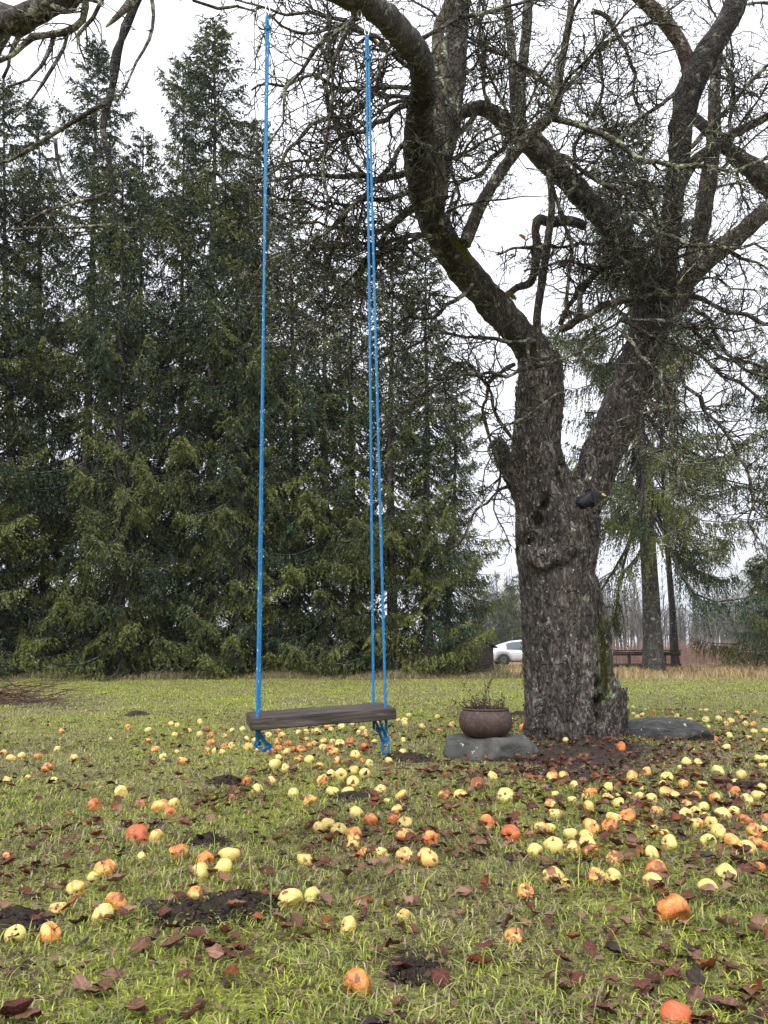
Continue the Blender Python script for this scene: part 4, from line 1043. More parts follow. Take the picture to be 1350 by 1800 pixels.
o = bpy.data.objects.new('hanging_leaf', LEAF[2]); C.objects.link(o); o.location = at(918, 419, 6.2); o.scale = (.09,) * 3; o.rotation_euler = (1.3, .4, .5); o.color = (.20, .055, .022, 1)
tag(o, 'single rust-brown dead leaf still hanging in the bare crown near the hooked branch', 'leaf')

# ------------------------------------------------------------------ feeder behind the trunk, bent rod
fb = at(1057, 1080, 8.3)
fe = empty('bird_feeder', fb); tag(fe, 'small dark-roofed bird feeder with orange balls, peeping out behind the apple trunk', 'bird feeder')
for nm, v, m_ in (('roof', box(0, 0, .075, .17, .2, .014), 'oldwood'), ('floor', box(0, 0, -.10, .13, .16, .012), 'oldwood'), ('post', box(.0, .05, -.62, .03, .03, 1.03), 'oldwood'), ('back', box(0, .07, -.01, .11, .01, .16), 'oldwood')):
    mb = MB(); mb.add(*v); mb.build(nm, M[m_], fe, False)
for q, (dx, dz, rr_, m_) in enumerate(((.0, .015, .026, 'orange'), (.012, -.012, .022, 'orange'), (.022, -.075, .018, 'white'))):
    a = np.linspace(0, np.pi, 9); V, F = lathe([(rr_ * math.sin(x), -rr_ * math.cos(x)) for x in a], 14); mb = MB(); mb.add(V + [dx, -.03, dz], F); mb.build('ball' if q < 2 else 'bell', M[m_], fe)
rp = ground(1084, 1192)
mb = MB(); b0 = np.array([rp[0], 9.2, 0]); tp = at(1083, 1145, 9.2); rp_ = at(1083, 1205, 9.2); b0 = np.array([tp[0], 9.2, -.05])
V, F = tube([b0, [tp[0], 9.2, tp[2] - .01], tp, tp + [-.09, 0, .035], tp + [-.2, 0, .07]], .004, 6); mb.add(V, F); V, F = tube([tp, tp + [.06, 0, -.01]], .004, 6); mb.add(V, F)
tag(mb.build('bent_rod', M['oldwood']), 'thin rusty rod with a bent top stuck in the lawn right of the apple trunk', 'rod')

# ------------------------------------------------------------------ rail fence and timber hutch
FY = 27.0
fence = empty('rail_fence', (6.5, FY, 0)); tag(fence, 'low weathered two-rail wooden fence between the two tree trunks on the right', 'fence')
def fpart(nm, v): mb = MB(); V, F = v; mb.add(V - np.array([6.5, FY, 0]), F); mb.build(nm, M['oldwood'], fence, False)
x0, x1 = at(1000, 1160, FY)[0], at(1196, 1160, FY)[0]
for zz in (.70, .30):
    fpart('rail', box((x0 + x1) / 2, FY - .06, zz - .12, x1 - x0, .04, .13))
fpart('top_board', box((x0 + x1) / 2, FY, .69, x1 - x0 + .1, .12, .035))
for px in (1010, 1106, 1168, 1182, 1190):
    hh = .66 if px != 1182 else 1.25
    fpart('post', box(at(px, 1160, FY)[0], FY, hh / 2 - .1 - .02, .09, .09, hh + .2))
hut = empty('wooden_hutch', (float(at(838, 1150, 24)[0]), 24.6, -.02)); tag(hut, 'small dark timber hutch with a pitched lid, half hidden by spruce branches beside the car', 'hutch')
for nm, v in (('wall', box(0, 0, .42, 1.1, .7, .84)), ):
    mb = MB(); mb.add(*v); mb.build(nm, M['oldwood'], hut, False)
for sgn in (-1, 1):
    mb = MB(); mb.add(*box(sgn * .33, 0, 1.0, .78, .85, .04, np.array(Matrix.Rotation(sgn * .5, 3, 'Y')))); mb.build('roof_board', M['oldwood'], hut, False)

# ------------------------------------------------------------------ the car
CY = 44.0
cx0 = float(at(853, 1150, CY)[0])
carz = float(gz(7, CY))
car = empty('parked_car', (cx0 + 2.4, CY, carz)); tag(car, 'silver white fastback saloon parked far off between the spruces and the apple trunk', 'car')
def car_body():
    Lc = 4.9
    xs = np.linspace(0, Lc, 50)
    belt = np.interp(xs, [0, .06, .4, 1.0, 2.0, 3.4, 4.3, 4.75, 4.9], [.62, .88, .97, .97, .93, .92, .86, .72, .5])
    bot = np.interp(xs, [0, .1, .6, 4.3, 4.8, 4.9], [.42, .28, .2, .2, .26, .36])
    halfw = np.interp(xs, [0, .15, .7, 2.4, 4.1, 4.75, 4.9], [.66, .82, .93, .95, .92, .78, .6])
    V = []; k = 20
    for x, b, lo, w in zip(xs, belt, bot, halfw):
        for q in range(k):
            a = 2 * math.pi * q / k; ca, sa = math.cos(a), math.sin(a)
            V.append((x - Lc / 2, w * math.copysign(abs(ca) ** .42, ca), (b + lo) / 2 + (b - lo) / 2 * math.copysign(abs(sa) ** .55, sa)))
    V = np.array(V); n = len(xs)
    for wx in (.95, 3.95):   # wheel arches
        d = np.hypot(V[:, 0] + Lc / 2 - wx, V[:, 2] - .33); m_ = (d < .40) & (np.abs(V[:, 1]) > .55)
        V[m_, 1] *= .80
    i_ = np.arange(n - 1)[:, None] * k; j_ = np.arange(k)[None]; j3 = (j_ + 1) % k
    F = np.stack([i_ + j_, i_ + j3, i_ + k + j3, i_ + k + j_], -1).reshape(-1, 4)
    V = np.vstack([V, V[:k].mean(0), V[-k:].mean(0)]); e = n * k
    jj = np.arange(k); caps = np.concatenate([np.stack([np.full(k, e), (jj + 1) % k, jj], -1), np.stack([np.full(k, e + 1), (n - 1) * k + jj, (n - 1) * k + (jj + 1) % k], -1)])
    return V, [F, caps]
def green(x0, x1, grow, z0):
    xs = np.linspace(x0, x1, 30); top = np.interp(xs, [.25, .8, 1.5, 2.2, 2.8, 3.4, 3.9], [.93, 1.16, 1.37, 1.44, 1.42, 1.22, .95])
    V = []; k = 12
    for x, tz in zip(xs, top):
        hgt = max(.02, tz - z0) + grow
        for q in range(k):
            a = math.pi * q / (k - 1); V.append((x - 2.45, (.80 + grow) * (1 - .28 * min(1, hgt / .5) * math.sin(a)) * math.copysign(abs(math.cos(a)) ** .5, math.cos(a)), z0 + hgt * abs(math.sin(a)) ** .6))
    V = np.array(V); n = 30; i_ = np.arange(n - 1)[:, None] * k; j_ = np.arange(k - 1)[None]
    return V, [np.stack([i_ + j_, i_ + j_ + 1, i_ + k + j_ + 1, i_ + k + j_], -1).reshape(-1, 4)]
mb = MB(); mb.add(*car_body()); mb.build('body', M['carpaint'], car)
V, F = green(.25, 3.9, 0, .90); mb = MB(); mb.add(V, F); mb.build('windows', M['glass'], car)
V, F = green(.25, 3.9, .012, .90)
k = 12; q = np.arange(len(F[0])) % (k - 1); rr_ = np.arange(len(F[0])) // (k - 1)
keep = ((q >= 3) & (q <= 7)) | (rr_ < 7) | ((rr_ > 26)) | (rr_ == 16)
mb = MB(); mb.add(V, F[0][keep]); mb.build('roof', M['carpaint'], car)
for wx in (.95, 3.95):
    for sgn in (-1, 1):
        e_ = []
        V, F = lathe([(.19, -.10), (.30, -.11), (.335, -.07), (.335, .07), (.30, .11), (.19, .10)], 32)
        V = V[:, [0, 2, 1]]; mb = MB(); mb.add(V + [wx - 2.45, sgn * .84, .335], F); w_ = mb.build('wheel', M['tyre'], car)
        mb = MB()
        for s5 in range(10):
            a = s5 * math.pi / 5; mb.add(*[z for z in (lambda b_: (b_[0] @ np.array(Matrix.Rotation(a, 3, 'Y')).T + [wx - 2.45, sgn * .94, .335], b_[1]))(box(.11, 0, 0, .2, .02, .035))])
        V, F = lathe([(.20, -.01), (.235, 0), (.235, .02)], 32); mb.add(V[:, [0, 2, 1]] + [wx - 2.45, sgn * .93, .335], F); mb.build('rim', M['rim'], w_)
mb = MB(); mb.add(*box(-2.40, 0, .80, .06, 1.3, .07)); mb.build('tail_lamp', M['lamp'], car, False)

# ------------------------------------------------------------------ mole hills and the brush heap
def mound(px, py, w, h_, seed, label):
    w *= .85; h_ *= .75
    c = ground(px, py); g = np.random.default_rng(seed); n = 26; rr0 = np.linspace(0, 1, n)
    V = []; k = 48
    for i_ in range(n):
        for q in range(k):
            a = q * 2 * math.pi / k; r = rr0[i_] * w * (1 + .25 * mn.noise(Vector((math.cos(a) * 1.5, math.sin(a) * 1.5, seed))))
            x, y = r * math.cos(a), r * math.sin(a) * 1.0
            z = h_ * (1 - rr0[i_] ** 2) ** 1.3 * (1 + .5 * mn.noise(Vector((x * 18, y * 18, seed)))) + .012 * mn.noise(Vector((x * 60, y * 60, seed))) + .004
            z += float(gz(c[0] + x, c[1] + y)) - c[2] - .012 * rr0[i_] ** 6
            V.append((x, y, z))
    i_ = np.arange(n - 1)[:, None] * k; j_ = np.arange(k)[None]; j3 = (j_ + 1) % k
    mb = MB(); mb.add(np.array(V), np.stack([i_ + j_, i_ + k + j_, i_ + k + j3, i_ + j3], -1).reshape(-1, 4))
    # crumbs of soil
    m_ = 260; a = g.uniform(0, 6.28, m_); r = w * 1.25 * np.sqrt(g.random(m_)); s = g.uniform(.003, .011, m_)
    zc = h_ * np.clip(1 - (r / w) ** 2, 0, 1) ** 1.3 + .004 + gz(c[0] + r * np.cos(a), c[1] + r * np.sin(a)) - c[2]
    ctr = np.stack([r * np.cos(a), r * np.sin(a), zc], 1)
    oc = np.array([[1, 0, 0], [-1, 0, 0], [0, 1, 0], [0, -1, 0], [0, 0, 1], [0, 0, -1]]); ff = np.array([[0, 2, 4], [2, 1, 4], [1, 3, 4], [3, 0, 4], [2, 0, 5], [1, 2, 5], [3, 1, 5], [0, 3, 5]])
    vv = ctr[:, None] + (oc[None] + g.normal(0, .3, (m_, 6, 3))) * s[:, None, None]
    mb.add(vv.reshape(-1, 3), (ff[None] + (np.arange(m_) * 6)[:, None, None]).reshape(-1, 3))
    o = mb.build('soil_mound', M['soil']); o.location = c
    return tag(o, label, 'mound', 'mole hills in the lawn')
mound(425, 1596, .14, .05, 1, 'wide black molehill right of centre in the left foreground, beside a brown leaf')
mound(330, 1610, .12, .035, 2, 'low black molehill touching the wide one, on its left side')
mound(15, 1628, .13, .05, 3, 'black molehill cut by the left edge of the photo')
mound(398, 1376, .13, .05, 4, 'molehill just below and left of the swing, in mid lawn')
mound(618, 1404, .14, .04, 5, 'molehill with yellow apples lying above it, below the right end of the swing')
mound(365, 1482, .09, .04, 6, 'small molehill above the cluster of yellow apples on the left')
mound(241, 1258, .2, .07, 7, 'far molehill on the bright lawn left of the swing')
mound(730, 1712, .075, .03, 8, 'flat patch of dug earth in the right foreground, near the bottom edge')
mound(1310, 1388, .16, .05, 9, 'dark molehill near the right edge among the yellow apples')
mound(914, 1258, .2, .06, 10, 'molehill between the iron pot and the apple trunk')
mound(880, 1334, .14, .03, 11, 'dark turned earth at the foot of the grey boulder')
mound(715, 1332, .22, .03, 12, 'dark patch of earth left of the grey boulder')

g = np.random.default_rng(12); bc = ground(15, 1235); bh = empty('brush_heap', bc); tag(bh, 'heap of reddish pruned twigs and raked earth at the left edge of the lawn', 'brush heap')
mb = MB()
for k in range(260):
    st = np.array([g.normal(-.3, .5), g.normal(0, .5), .02 + .26 * g.random() ** 1.5]); Q, rq = crooked(st, g.normal(0, 1, 3) * [1, 1, .12], g.uniform(.3, .9), .007, 6, g, .15)
    Q[:, 2] = np.maximum(Q[:, 2], .01); V, F = tube(Q, rq, 4, False); mb.add(V, F, np.array([.12, .065, .05]) * g.uniform(.4, 1.6))
mb.build('twigs', M['dry'], bh)
sh = empty('bare_shrub', ground(-45, 1225)); tag(sh, 'bare grey sapling twigs leaning in at the left edge below the spruces', 'shrub'); mb = MB()
for k in range(5):
    Q, rq = crooked([g.normal(0, .2), g.normal(0, .2), 0], [g.uniform(-.1, .7), g.normal(0, .3), 1.], g.uniform(.7, 1.3), .008, 12, g, .14, .02, .02); V, F = tube(Q, rq, 5); mb.add(V, F, (.30, .27, .25))
    twiggy(mb, Q, rq, g, 0, (3, 3), (.3, .3), np.array([.3, .27, .25]), np.zeros(3), .004)
mb.build('stems', M['dry'], sh)

# ------------------------------------------------------------------ apples
TXT = '''y210,1392,29 y93,1372,9 y194,1299,8 o223,1278,13 o259,1284,12 y300,1271,10 y311,1273,9 y332,1284,10 o362,1282,13 o370,1305,15 o394,1312,15 o363,1319,12 y376,1319,12 y390,1321,12
o320,1336,18 y310,1321,9 o5,1322,12 y17,1331,17 o64,1329,13 y128,1331,16 r80,1348,20 o10,1370,20 b47,1367,12 R163,1414,25 r216,1396,25 b244,1413,18 o278,1416,28 y304,1411,22 r297,1427,23 b405,1402,15 o432,1373,18
R237,1467,40 o272,1470,32 o310,1498,34 y400,1503,39 y407,1284,12 y425,1281,12 y436,1312,16 y452,1317,10 y471,1291,12 o495,1291,13 r488,1284,9 r488,1303,15 o489,1314,13 y503,1320,15 o475,1321,15 y482,1342,22 o490,1332,16
y524,1287,12 y538,1286,12 y550,1285,11 y558,1285,15 o524,1333,17 y543,1334,18 o529,1316,17 r544,1311,15 r552,1306,12 b537,1299,12 o569,1302,14 y584,1303,11 y597,1306,17 y567,1313,13 r580,1314,19 o587,1321,17 R642,1312,18
y624,1326,18 o595,1336,19 y649,1341,15 o637,1337,12 y599,1359,22 o622,1353,20 y641,1358,20 y561,1346,18 y631,1287,11 y637,1280,11 o643,1286,12 b641,1292,12 y708,1322,15 y708,1300,12 y711,1266,12 y719,1258,9 y700,1265,8 y712,1271,11
y600,1276,14 y581,1281,10 o575,1276,11 y619,1272,10 o664,1270,11 y743,1276,13 y515,1393,20 o544,1407,26 o567,1370,23 y584,1389,24 y611,1391,22 y620,1374,23 o622,1375,18 y650,1341,15 y669,1387,21 y626,1427,27 o650,1441,28
y575,1450,28 o560,1455,24 y595,1457,27 r622,1465,29 o621,1480,32 r636,1499,26 o667,1500,25 o10,1505,22 o180,1527,37 y160,1545,17 y130,1562,31 o97,1595,30 r202,1584,40 y178,1607,39 y22,1642,38 r82,1641,41
r357,1511,33 y390,1525,35 y386,1530,27 y348,1534,38 o341,1571,30 y245,1509,15 y509,1581,44 y548,1575,36 y536,1509,34 o611,1628,34 o627,1728,52 y866,1363,19 o972,1364,21 r840,1376,29 b781,1396,24 o810,1395,24 y890,1397,30
o706,1397,24 y681,1409,14 o700,1425,24 r692,1441,23 y712,1445,26 o715,1466,37 r756,1474,31 R857,1446,32 R899,1464,34 o970,1413,22 o977,1429,24 y977,1396,14 y1007,1406,17 b1028,1398,17 o1041,1392,22 y1071,1385,24
y1070,1402,19 y1090,1411,21 y1089,1399,15 y1104,1397,18 y1127,1400,19 y1127,1387,12 y1147,1403,21 y1175,1365,22 o1114,1363,21 o1176,1392,29 y1188,1400,22 y1167,1377,13 o1157,1425,21 y1082,1437,29 R1105,1434,29 r1075,1450,31
o1042,1452,31 r953,1456,26 y967,1455,24 b933,1465,20 y1005,1466,26 y976,1486,34 y1032,1470,25 y1035,1482,29 b1007,1490,32 y942,1494,28 y995,1297,10 R996,1297,15 R1093,1311,20 y1210,1339,19 y1229,1340,17 y1198,1349,12
g1266,1355,24 y1237,1380,20 y1295,1374,14 o1295,1389,20 y1315,1406,24 y1337,1397,25 y1342,1384,17 y1335,1332,14 y1343,1345,14 y1347,1332,12 y1279,1313,15 R1257,1297,15 o1249,1291,13 y1284,1292,14 o1325,1272,12 y1312,1271,10
y1287,1267,13 y1327,1285,12 y1345,1302,11 y1242,1264,12 y1265,1262,12 y1214,1264,10 y1247,1277,9 b1225,1400,22 r1260,1402,22 y1240,1419,23 o1210,1415,22 y1209,1430,24 y1225,1427,22 o1227,1448,28 y1242,1435,17 y1254,1445,23
y1274,1431,29 y1294,1425,22 R1314,1440,25 y1265,1460,28 y1272,1467,24 o1291,1477,30 y1286,1469,25 o1330,1461,30 R1347,1437,15 y1344,1460,20 r1332,1479,26 R1347,1487,20 y1317,1491,29 g1249,1478,27 y1180,1480,30
y1170,1466,15 y1150,1456,20 y1150,1500,30 y898,1263,10 o920,1277,15 y795,1273,12 y810,1272,10 r1008,1460,24 b1085,1512,35 y677,1501,20 r711,1504,33 o751,1507,38 b1040,1495,30 r1085,1512,40 o1052,1541,32 y1082,1541,30
o975,1541,38 y997,1555,20 o925,1568,30 r1158,1530,40 y1150,1550,36 y1249,1560,33 y1282,1535,34 y1316,1494,28 o1339,1524,20 g1245,1479,27 o1290,1475,28 y709,1609,24 r908,1648,37 r1190,1600,58 R1195,1790,54 y1180,1487,28'''
apple_pts = []
for t in TXT.split():
    a, b, w = t[1:].split(','); apple_pts.append((t[0], float(a), float(b), float(w)))
# drop doubles
uniq = []
for t in apple_pts:
    if all(math.hypot(t[1] - u[1], t[2] - u[2]) > .38 * max(t[3], 6) for u in uniq): uniq.append(t)
apple_pts = uniq
g = np.random.default_rng(50)
far = []
zones = [(300, 700, 1262, 1310, 26), (700, 925, 1258, 1285, 14), (1110, 1349, 1242, 1300, 44), (0, 300, 1275, 1340, 6), (980, 1349, 1345, 1430, 26), (420, 700, 1300, 1400, 14)]
for x0_, x1_, y0_, y1_, n in zones:
    for _ in range(n):
        a, b = g.uniform(x0_, x1_), g.uniform(y0_, y1_)
        if 1095 < a < 1255 and 1262 < b < 1320: continue
        d_ = H * 1350 / (b - 1135); w = .068 * 1350 / d_
        if all(math.hypot(a - u[1], b - u[2]) > .9 * w for u in apple_pts + far): far.append((g.choice(list('yyyyoor')), a, b, w * g.uniform(.8, 1.1)))
apple_pts += far
print('apples', len(apple_pts))
def apple_mesh(seed):
    g = np.random.default_rng(seed); nth = 28; nph = 18
    t = np.linspace(0, np.pi, nph); th = np.arange(nth) * 2 * np.pi / nth
    wide = g.uniform(.0, .2); tall = g.uniform(.70, .95)
    T, TH = np.meshgrid(t, th, indexing='ij')
    r = np.sin(T) ** .92 * (1 + wide * np.cos(T)); z = tall * np.cos(T)
    z -= .30 * np.exp(-(r / .30) ** 2) * (np.cos(T) > 0); z += .20 * np.exp(-(r / .26) ** 2) * (np.cos(T) < 0)
    r = r * (1 + .035 * np.cos(5 * TH + seed) * (1 - .6 * np.cos(T)) + .03 * np.cos(2 * TH + 2 * seed))
    V = np.stack([r * np.cos(TH), r * np.sin(TH), z], -1).reshape(-1, 3)
    am = .10 if seed % 3 else .15
    V *= (1 + am * np.array([mn.noise(Vector(v) * 1.4 + Vector((seed * 3.1, 0, 0))) for v in V]))[:, None]
    if seed % 3 == 2:      # sunken, half rotten
        n_ = unit(g.normal(0, 1, 3)); e = V @ n_ - .55; V -= n_ * np.clip(e, 0, 1)[:, None] * 1.0
    i_ = np.arange(nph - 1)[:, None] * nth; j_ = np.arange(nth)[None]; j3 = (j_ + 1) % nth
    me = mesh_np('apple', V, [np.stack([i_ + j_, i_ + nth + j_, i_ + nth + j3, i_ + j3], -1).reshape(-1, 4)])
    me.materials.append(M['apple']); return me
AP = [apple_mesh(s) for s in range(16)]
V, F = tube([(0, 0, .48), (.03, .02, .75), (.10, .04, 1.02)], [.045, .032, .05], 6); STEM = mesh_np('stem', V, F); STEM.materials.append(M['limb'])
COLS = {'y': ('yellow', .12, .15, .25), 'g': ('pale green', .0, .2, 1.), 'o': ('yellow orange-blushed', .52, .35, .2), 'r': ('orange-red patched', .70, .45, .2), 'R': ('red', .90, .2, .0), 'b': ('brown-stained', .5, .62, .3)}
def zone(a, b):
    if b < 1306:
        if a < 385: return 'on the far lawn left of the swing'
        if a < 520: return 'on the lawn behind the left swing knot'
        if a < 600: return 'on the lawn behind the middle of the swing seat'
        if a < 700: return 'on the lawn behind the right swing knot'
        if a < 800: return 'on the far lawn left of the iron pot'
        if a < 960: return 'on the lawn between pot and trunk'
        if a < 1105: return 'at the foot of the apple trunk'
        if b < 1262: return 'on the far lawn beyond the banded rock'
        if a < 1270: return 'in the grass just past the banded rock'
        return 'in the far grass at the right edge'
    if b < 1345:
        if a < 385: return 'on the mid lawn left of the swing'
        if a < 560: return 'below the left swing knot'
        if a < 720: return 'below the right half of the swing'
        if a < 1105: return 'on the bare earth round the trunk'
        return 'in front of the banded rock'
    if b < 1420:
        if a < 200: return 'near the left edge in mid lawn'
        if a < 450: return 'in mid lawn left of the swing'
        if a < 600: return 'under the swing seat, left group'
        if a < 730: return 'under the right end of the swing'
        if a < 950: return 'in the grass below the boulder'
        if a < 1110: return 'in the leaves below the trunk'
        if a < 1230: return 'in the leaves below the banded rock'
        return 'by the dark molehill at right'
    if b < 1480:
        if a < 450: return 'in the left middle ground'
        if a < 680: return 'in the middle ground under the swing'
        if a < 860: return 'in the middle ground below the pot'
        if a < 1010: return 'in the leafy middle ground below the trunk'
        if a < 1190: return 'in the thick leaves right of centre'
        if a < 1280: return 'in the crowded drift at right'
        return 'in the crowded drift at the right edge'
    if b < 1560:
        if a < 260: return 'in the left foreground grass'
        if a < 450: return 'in the cluster above the black molehills'
        if a < 800: return 'in the central foreground row'
        if a < 1060: return 'in the right foreground leaves'
        if a < 1220: return 'in the right foreground above the large apple'
        return 'in the foreground at the right edge'
    if b < 1660:
        if a < 300: return 'in the left foreground beside dead leaves'
        if a < 600: return 'in the near centre by the molehills'
        return 'in the near right foreground'
    return 'closest to the camera at the bottom'
ORD = ['', 'second', 'third', 'fourth', 'fifth', 'sixth', 'seventh', 'eighth', 'ninth', 'tenth', 'eleventh', 'twelfth', 'thirteenth', 'fourteenth', 'fifteenth', 'sixteenth', 'seventeenth', 'eighteenth', 'nineteenth', 'twentieth'] + ['twenty-' + w for w in 'first second third fourth fifth sixth seventh eighth ninth'.split()] + ['thirtieth'] + ['thirty-' + w for w in 'first second third fourth fifth sixth seventh eighth ninth'.split()] + ['fortieth'] * 20
from collections import defaultdict
byz = defaultdict(list)
for k, t in enumerate(apple_pts): byz[(t[0], zone(t[1], t[2]))].append(k)
LAB = {}
for (c, z), ks in byz.items():
    ks.sort(key=lambda k: apple_pts[k][1])
    for n, k in enumerate(ks):
        nm = COLS[c][0] + ' apple ' + z
        if len(ks) == 1: LAB[k] = 'only ' + nm
        elif n == 0: LAB[k] = 'leftmost ' + nm
        elif n == len(ks) - 1: LAB[k] = 'rightmost ' + nm
        else: LAB[k] = ORD[n] + ' ' + nm + ' from the left'
g = np.random.default_rng(8)
AXY = []
for k, (c, a, b, w) in enumerate(apple_pts):
    p = ground(a, b + w * .42); r = w * .5 * depth(p) / 1350; r = min(max(r, .022), .055)
    c3 = p + np.array([0, r * .55, 0]); zc = float(gz(c3[0], c3[1])) + r * .50
    me = AP[int(g.integers(len(AP)))]
    o = bpy.data.objects.new('apple', me); C.objects.link(o)
    o.location = (c3[0], c3[1], zc); o.scale = (r * 1.02, r * 1.02, r)
    o.rotation_euler = (g.uniform(-1.9, 1.9), g.uniform(-.6, .6), g.uniform(0, 6.28))
    q = COLS[c]; o.color = (max(0, q[1] + g.normal(0, .15)), max(0, q[2] + g.normal(0, .12)), min(1, max(0, q[3] + g.normal(0, .2))), 1)
    tag(o, LAB[k], 'apple', 'fallen apples in the grass'); AXY.append((c3[0], c3[1], r, zc))
    if b > 1440:
        s = bpy.data.objects.new('stem', STEM); C.objects.link(s); s.parent = o
AXY = np.array(AXY)

# ------------------------------------------------------------------ fallen leaves
def leafd(x, y):
    """leaf cover in leaves per square metre"""
    px, py = proj(np.stack([x, y, 0 * x], -1))
    d = 46 + 80 * (np.sin(x * 3.1 + y * 2.3) * np.sin(y * 4.1 - x * 1.7) > .15) + 120 * np.exp(-((x - 1.6) ** 2 / 1.8 + (y - 3.9) ** 2 / 2.5)) + 60 * np.exp(-((x - 1.7) ** 2 + (y - 6.4) ** 2) / 2.)
    d = np.where((y > 5.5) & (x < .9), d * .3, d); d = np.where(y > 8.2, d * .3, d); d = np.where((x < -1) & (y > 4), d * .5, d)
    return d
g = np.random.default_rng(60)
Lx = []
NEARY = 2.0
for band in ((1.1, NEARY), (NEARY, 9.5)):
    A_ = 0; n = 60000 if band[0] > 2 else 9000
    y = band[0] + (band[1] - band[0]) * g.random(n); x = g.uniform(-1, 1, n) * (y * .56 + .5)
    area = (band[1] - band[0]) * 2 * (y * .56 + .5)
    keep = g.random(n) < leafd(x, y) * area / n * 1.0
    Lx.append(np.stack([x, y], 1)[keep])
def clear(xy, f=.9):
    d = np.hypot(xy[:, None, 0] - AXY[None, :, 0], xy[:, None, 1] - AXY[None, :, 1]); return (d > AXY[None, :, 2] * f).all(1)
near = Lx[0]; near = near[clear(near, .55)]; farl = Lx[1]; farl = farl[clear(farl, .5)]
near = near[np.argsort(near[:, 1])]
extra = farl[np.argsort(farl[:, 1])]
need = max(0, 290 - len(near)); cut = near[-1, 1] if need == 0 else extra[need, 1]
near = np.vstack([near, extra[:need]])[:295]; farl = extra[need:]
print('leaves', len(near), 'litter', len(farl))
LC = [('dark maroon', (.085, .028, .019)), ('dull brown', (.125, .062, .035)), ('pinkish brown', (.18, .098, .068)), ('russet', (.18, .055, .020)), ('blackened', (.034, .022, .018))]
LCP = [.38, .26, .17, .11, .08]
info = []
for x, y in near:
    ci = int(g.choice(5, p=LCP)); info.append([x, y, ci])
cells = defaultdict(list)
for k, (x, y, ci) in enumerate(info):
    a, b = proj((x, y, 0)); cl = int(min(9, max(0, (a + 25) // 140))); rw = 0 if b > 1760 else 1 if b > 1705 else 2 if b > 1660 else 3 if b > 1620 else 4
    cells[(ci, cl, rw)].append((a, k))
CLN = ['at the left edge', 'near the left edge', 'left of the left rope', 'below the left rope', 'in the centre-left', 'below the right rope', 'below the iron pot', 'below the trunk', 'below the banded rock', 'at the right edge']
RWN = ['lying along the bottom edge', 'in the nearest foreground', 'in the second strip of foreground', 'in the upper foreground', 'in the farthest foreground strip']
LL = {}
for (ci, cl, rw), ks in cells.items():
    ks.sort()
    for n, (a, k) in enumerate(ks):
        base = LC[ci][0] + ' leaf ' + RWN[rw] + ' ' + CLN[cl]
        LL[k] = ('lone ' if len(ks) == 1 else 'leftmost ' if n == 0 else 'rightmost ' if n == len(ks) - 1 else ORD[n] + ' ') + base
for k, (x, y, ci) in enumerate(info):
    o = bpy.data.objects.new('fallen_leaf', LEAF[int(g.integers(9))]); C.objects.link(o)
    s = g.uniform(.038, .078) * (1.15 if y < 1.9 else 1); o.scale = (s, s, s * g.uniform(.6, 1.1)); o.location = (x, y, float(gz(x, y)) + g.uniform(.008, .026))
    o.rotation_euler = (g.normal(0, .28) + (math.pi if g.random() < .35 else 0), g.normal(0, .28), g.uniform(0, 6.28))
    if abs(o.rotation_euler[0]) > 2: o.location.z += s * .22
    o.color = tuple(np.array(LC[ci][1]) * g.uniform(.75, 1.3)) + (1,)
    tag(o, LL[k], 'leaf', 'dead leaves scattered in the foreground grass')
A3_ = lambda *c: np.array(c)
lv = []
for me in LEAF:
    v = np.empty(len(me.vertices) * 3, np.float32); me.vertices.foreach_get('co', v); f = np.array([p.vertices[:] for p in me.polygons]); lv.append((v.reshape(-1, 3).astype(float), f))
mb = MB()
for x, y in farl:
    v, f = lv[int(g.integers(9))]; s = g.uniform(.03, .07)
    Rm_ = np.array((Matrix.Rotation(g.uniform(0, 6.28), 3, 'Z') @ Matrix.Rotation(g.normal(0, .3), 3, 'Y') @ Matrix.Rotation(g.normal(0, .3), 3, 'X')))
    mb.add((v * s) @ Rm_.T + [x, y, float(gz(x, y)) + g.uniform(.008, .03)], f, np.array(LC[int(g.choice(5, p=LCP))][1]) * g.uniform(.7, 1.3))
m_, n_, b_ = mat('leaf_litter', .55, .22); n_.links.new(attr_col(n_), b_.inputs['Base Color'])
o = mb.build('leaf_litter', m_); tag(o, kind='stuff')

g = np.random.default_rng(66); n = 52000; y = 1. + 10 * g.random(n) ** 1.5; x = g.uniform(-1, 1, n) * (y * .56 + .5)
kp = g.random(n) < .25 + .012 * leafd(x, y); x, y = x[kp], y[kp]; n = len(x)
c = np.stack([x, y, gz(x, y) + .003 + .018 * g.random(n)], 1); a = unit(g.normal(0, 1, (n, 3)) * [1, 1, .25]); b2 = unit(np.cross(a, g.normal(0, .5, (n, 3)) + [0, 0, 1])); s = (.004 + .012 * g.random(n) ** 2)[:, None] * (1 + .08 * y)[:, None]
fl = (g.random(n) < .3)[:, None]; b2 = b2 * np.where(fl, .12, .55); a = a * np.where(fl, 2.0, 1.)
Vv = np.stack([c - a * s, c - b2 * s + a * s * .2, c + a * s, c + b2 * s - a * s * .1 + [0, 0, .002]], 1)
cc = A3_(.045, .028, .022) + (A3_(.22, .14, .09) - A3_(.045, .028, .022)) * g.random((n, 1)) ** 2
me = mesh_np('plant_debris', Vv.reshape(-1, 3), [np.arange(4 * n).reshape(-1, 4)], np.repeat(cc, 4, 0), False); tag(link('plant_debris', me, M['dry']), kind='stuff')

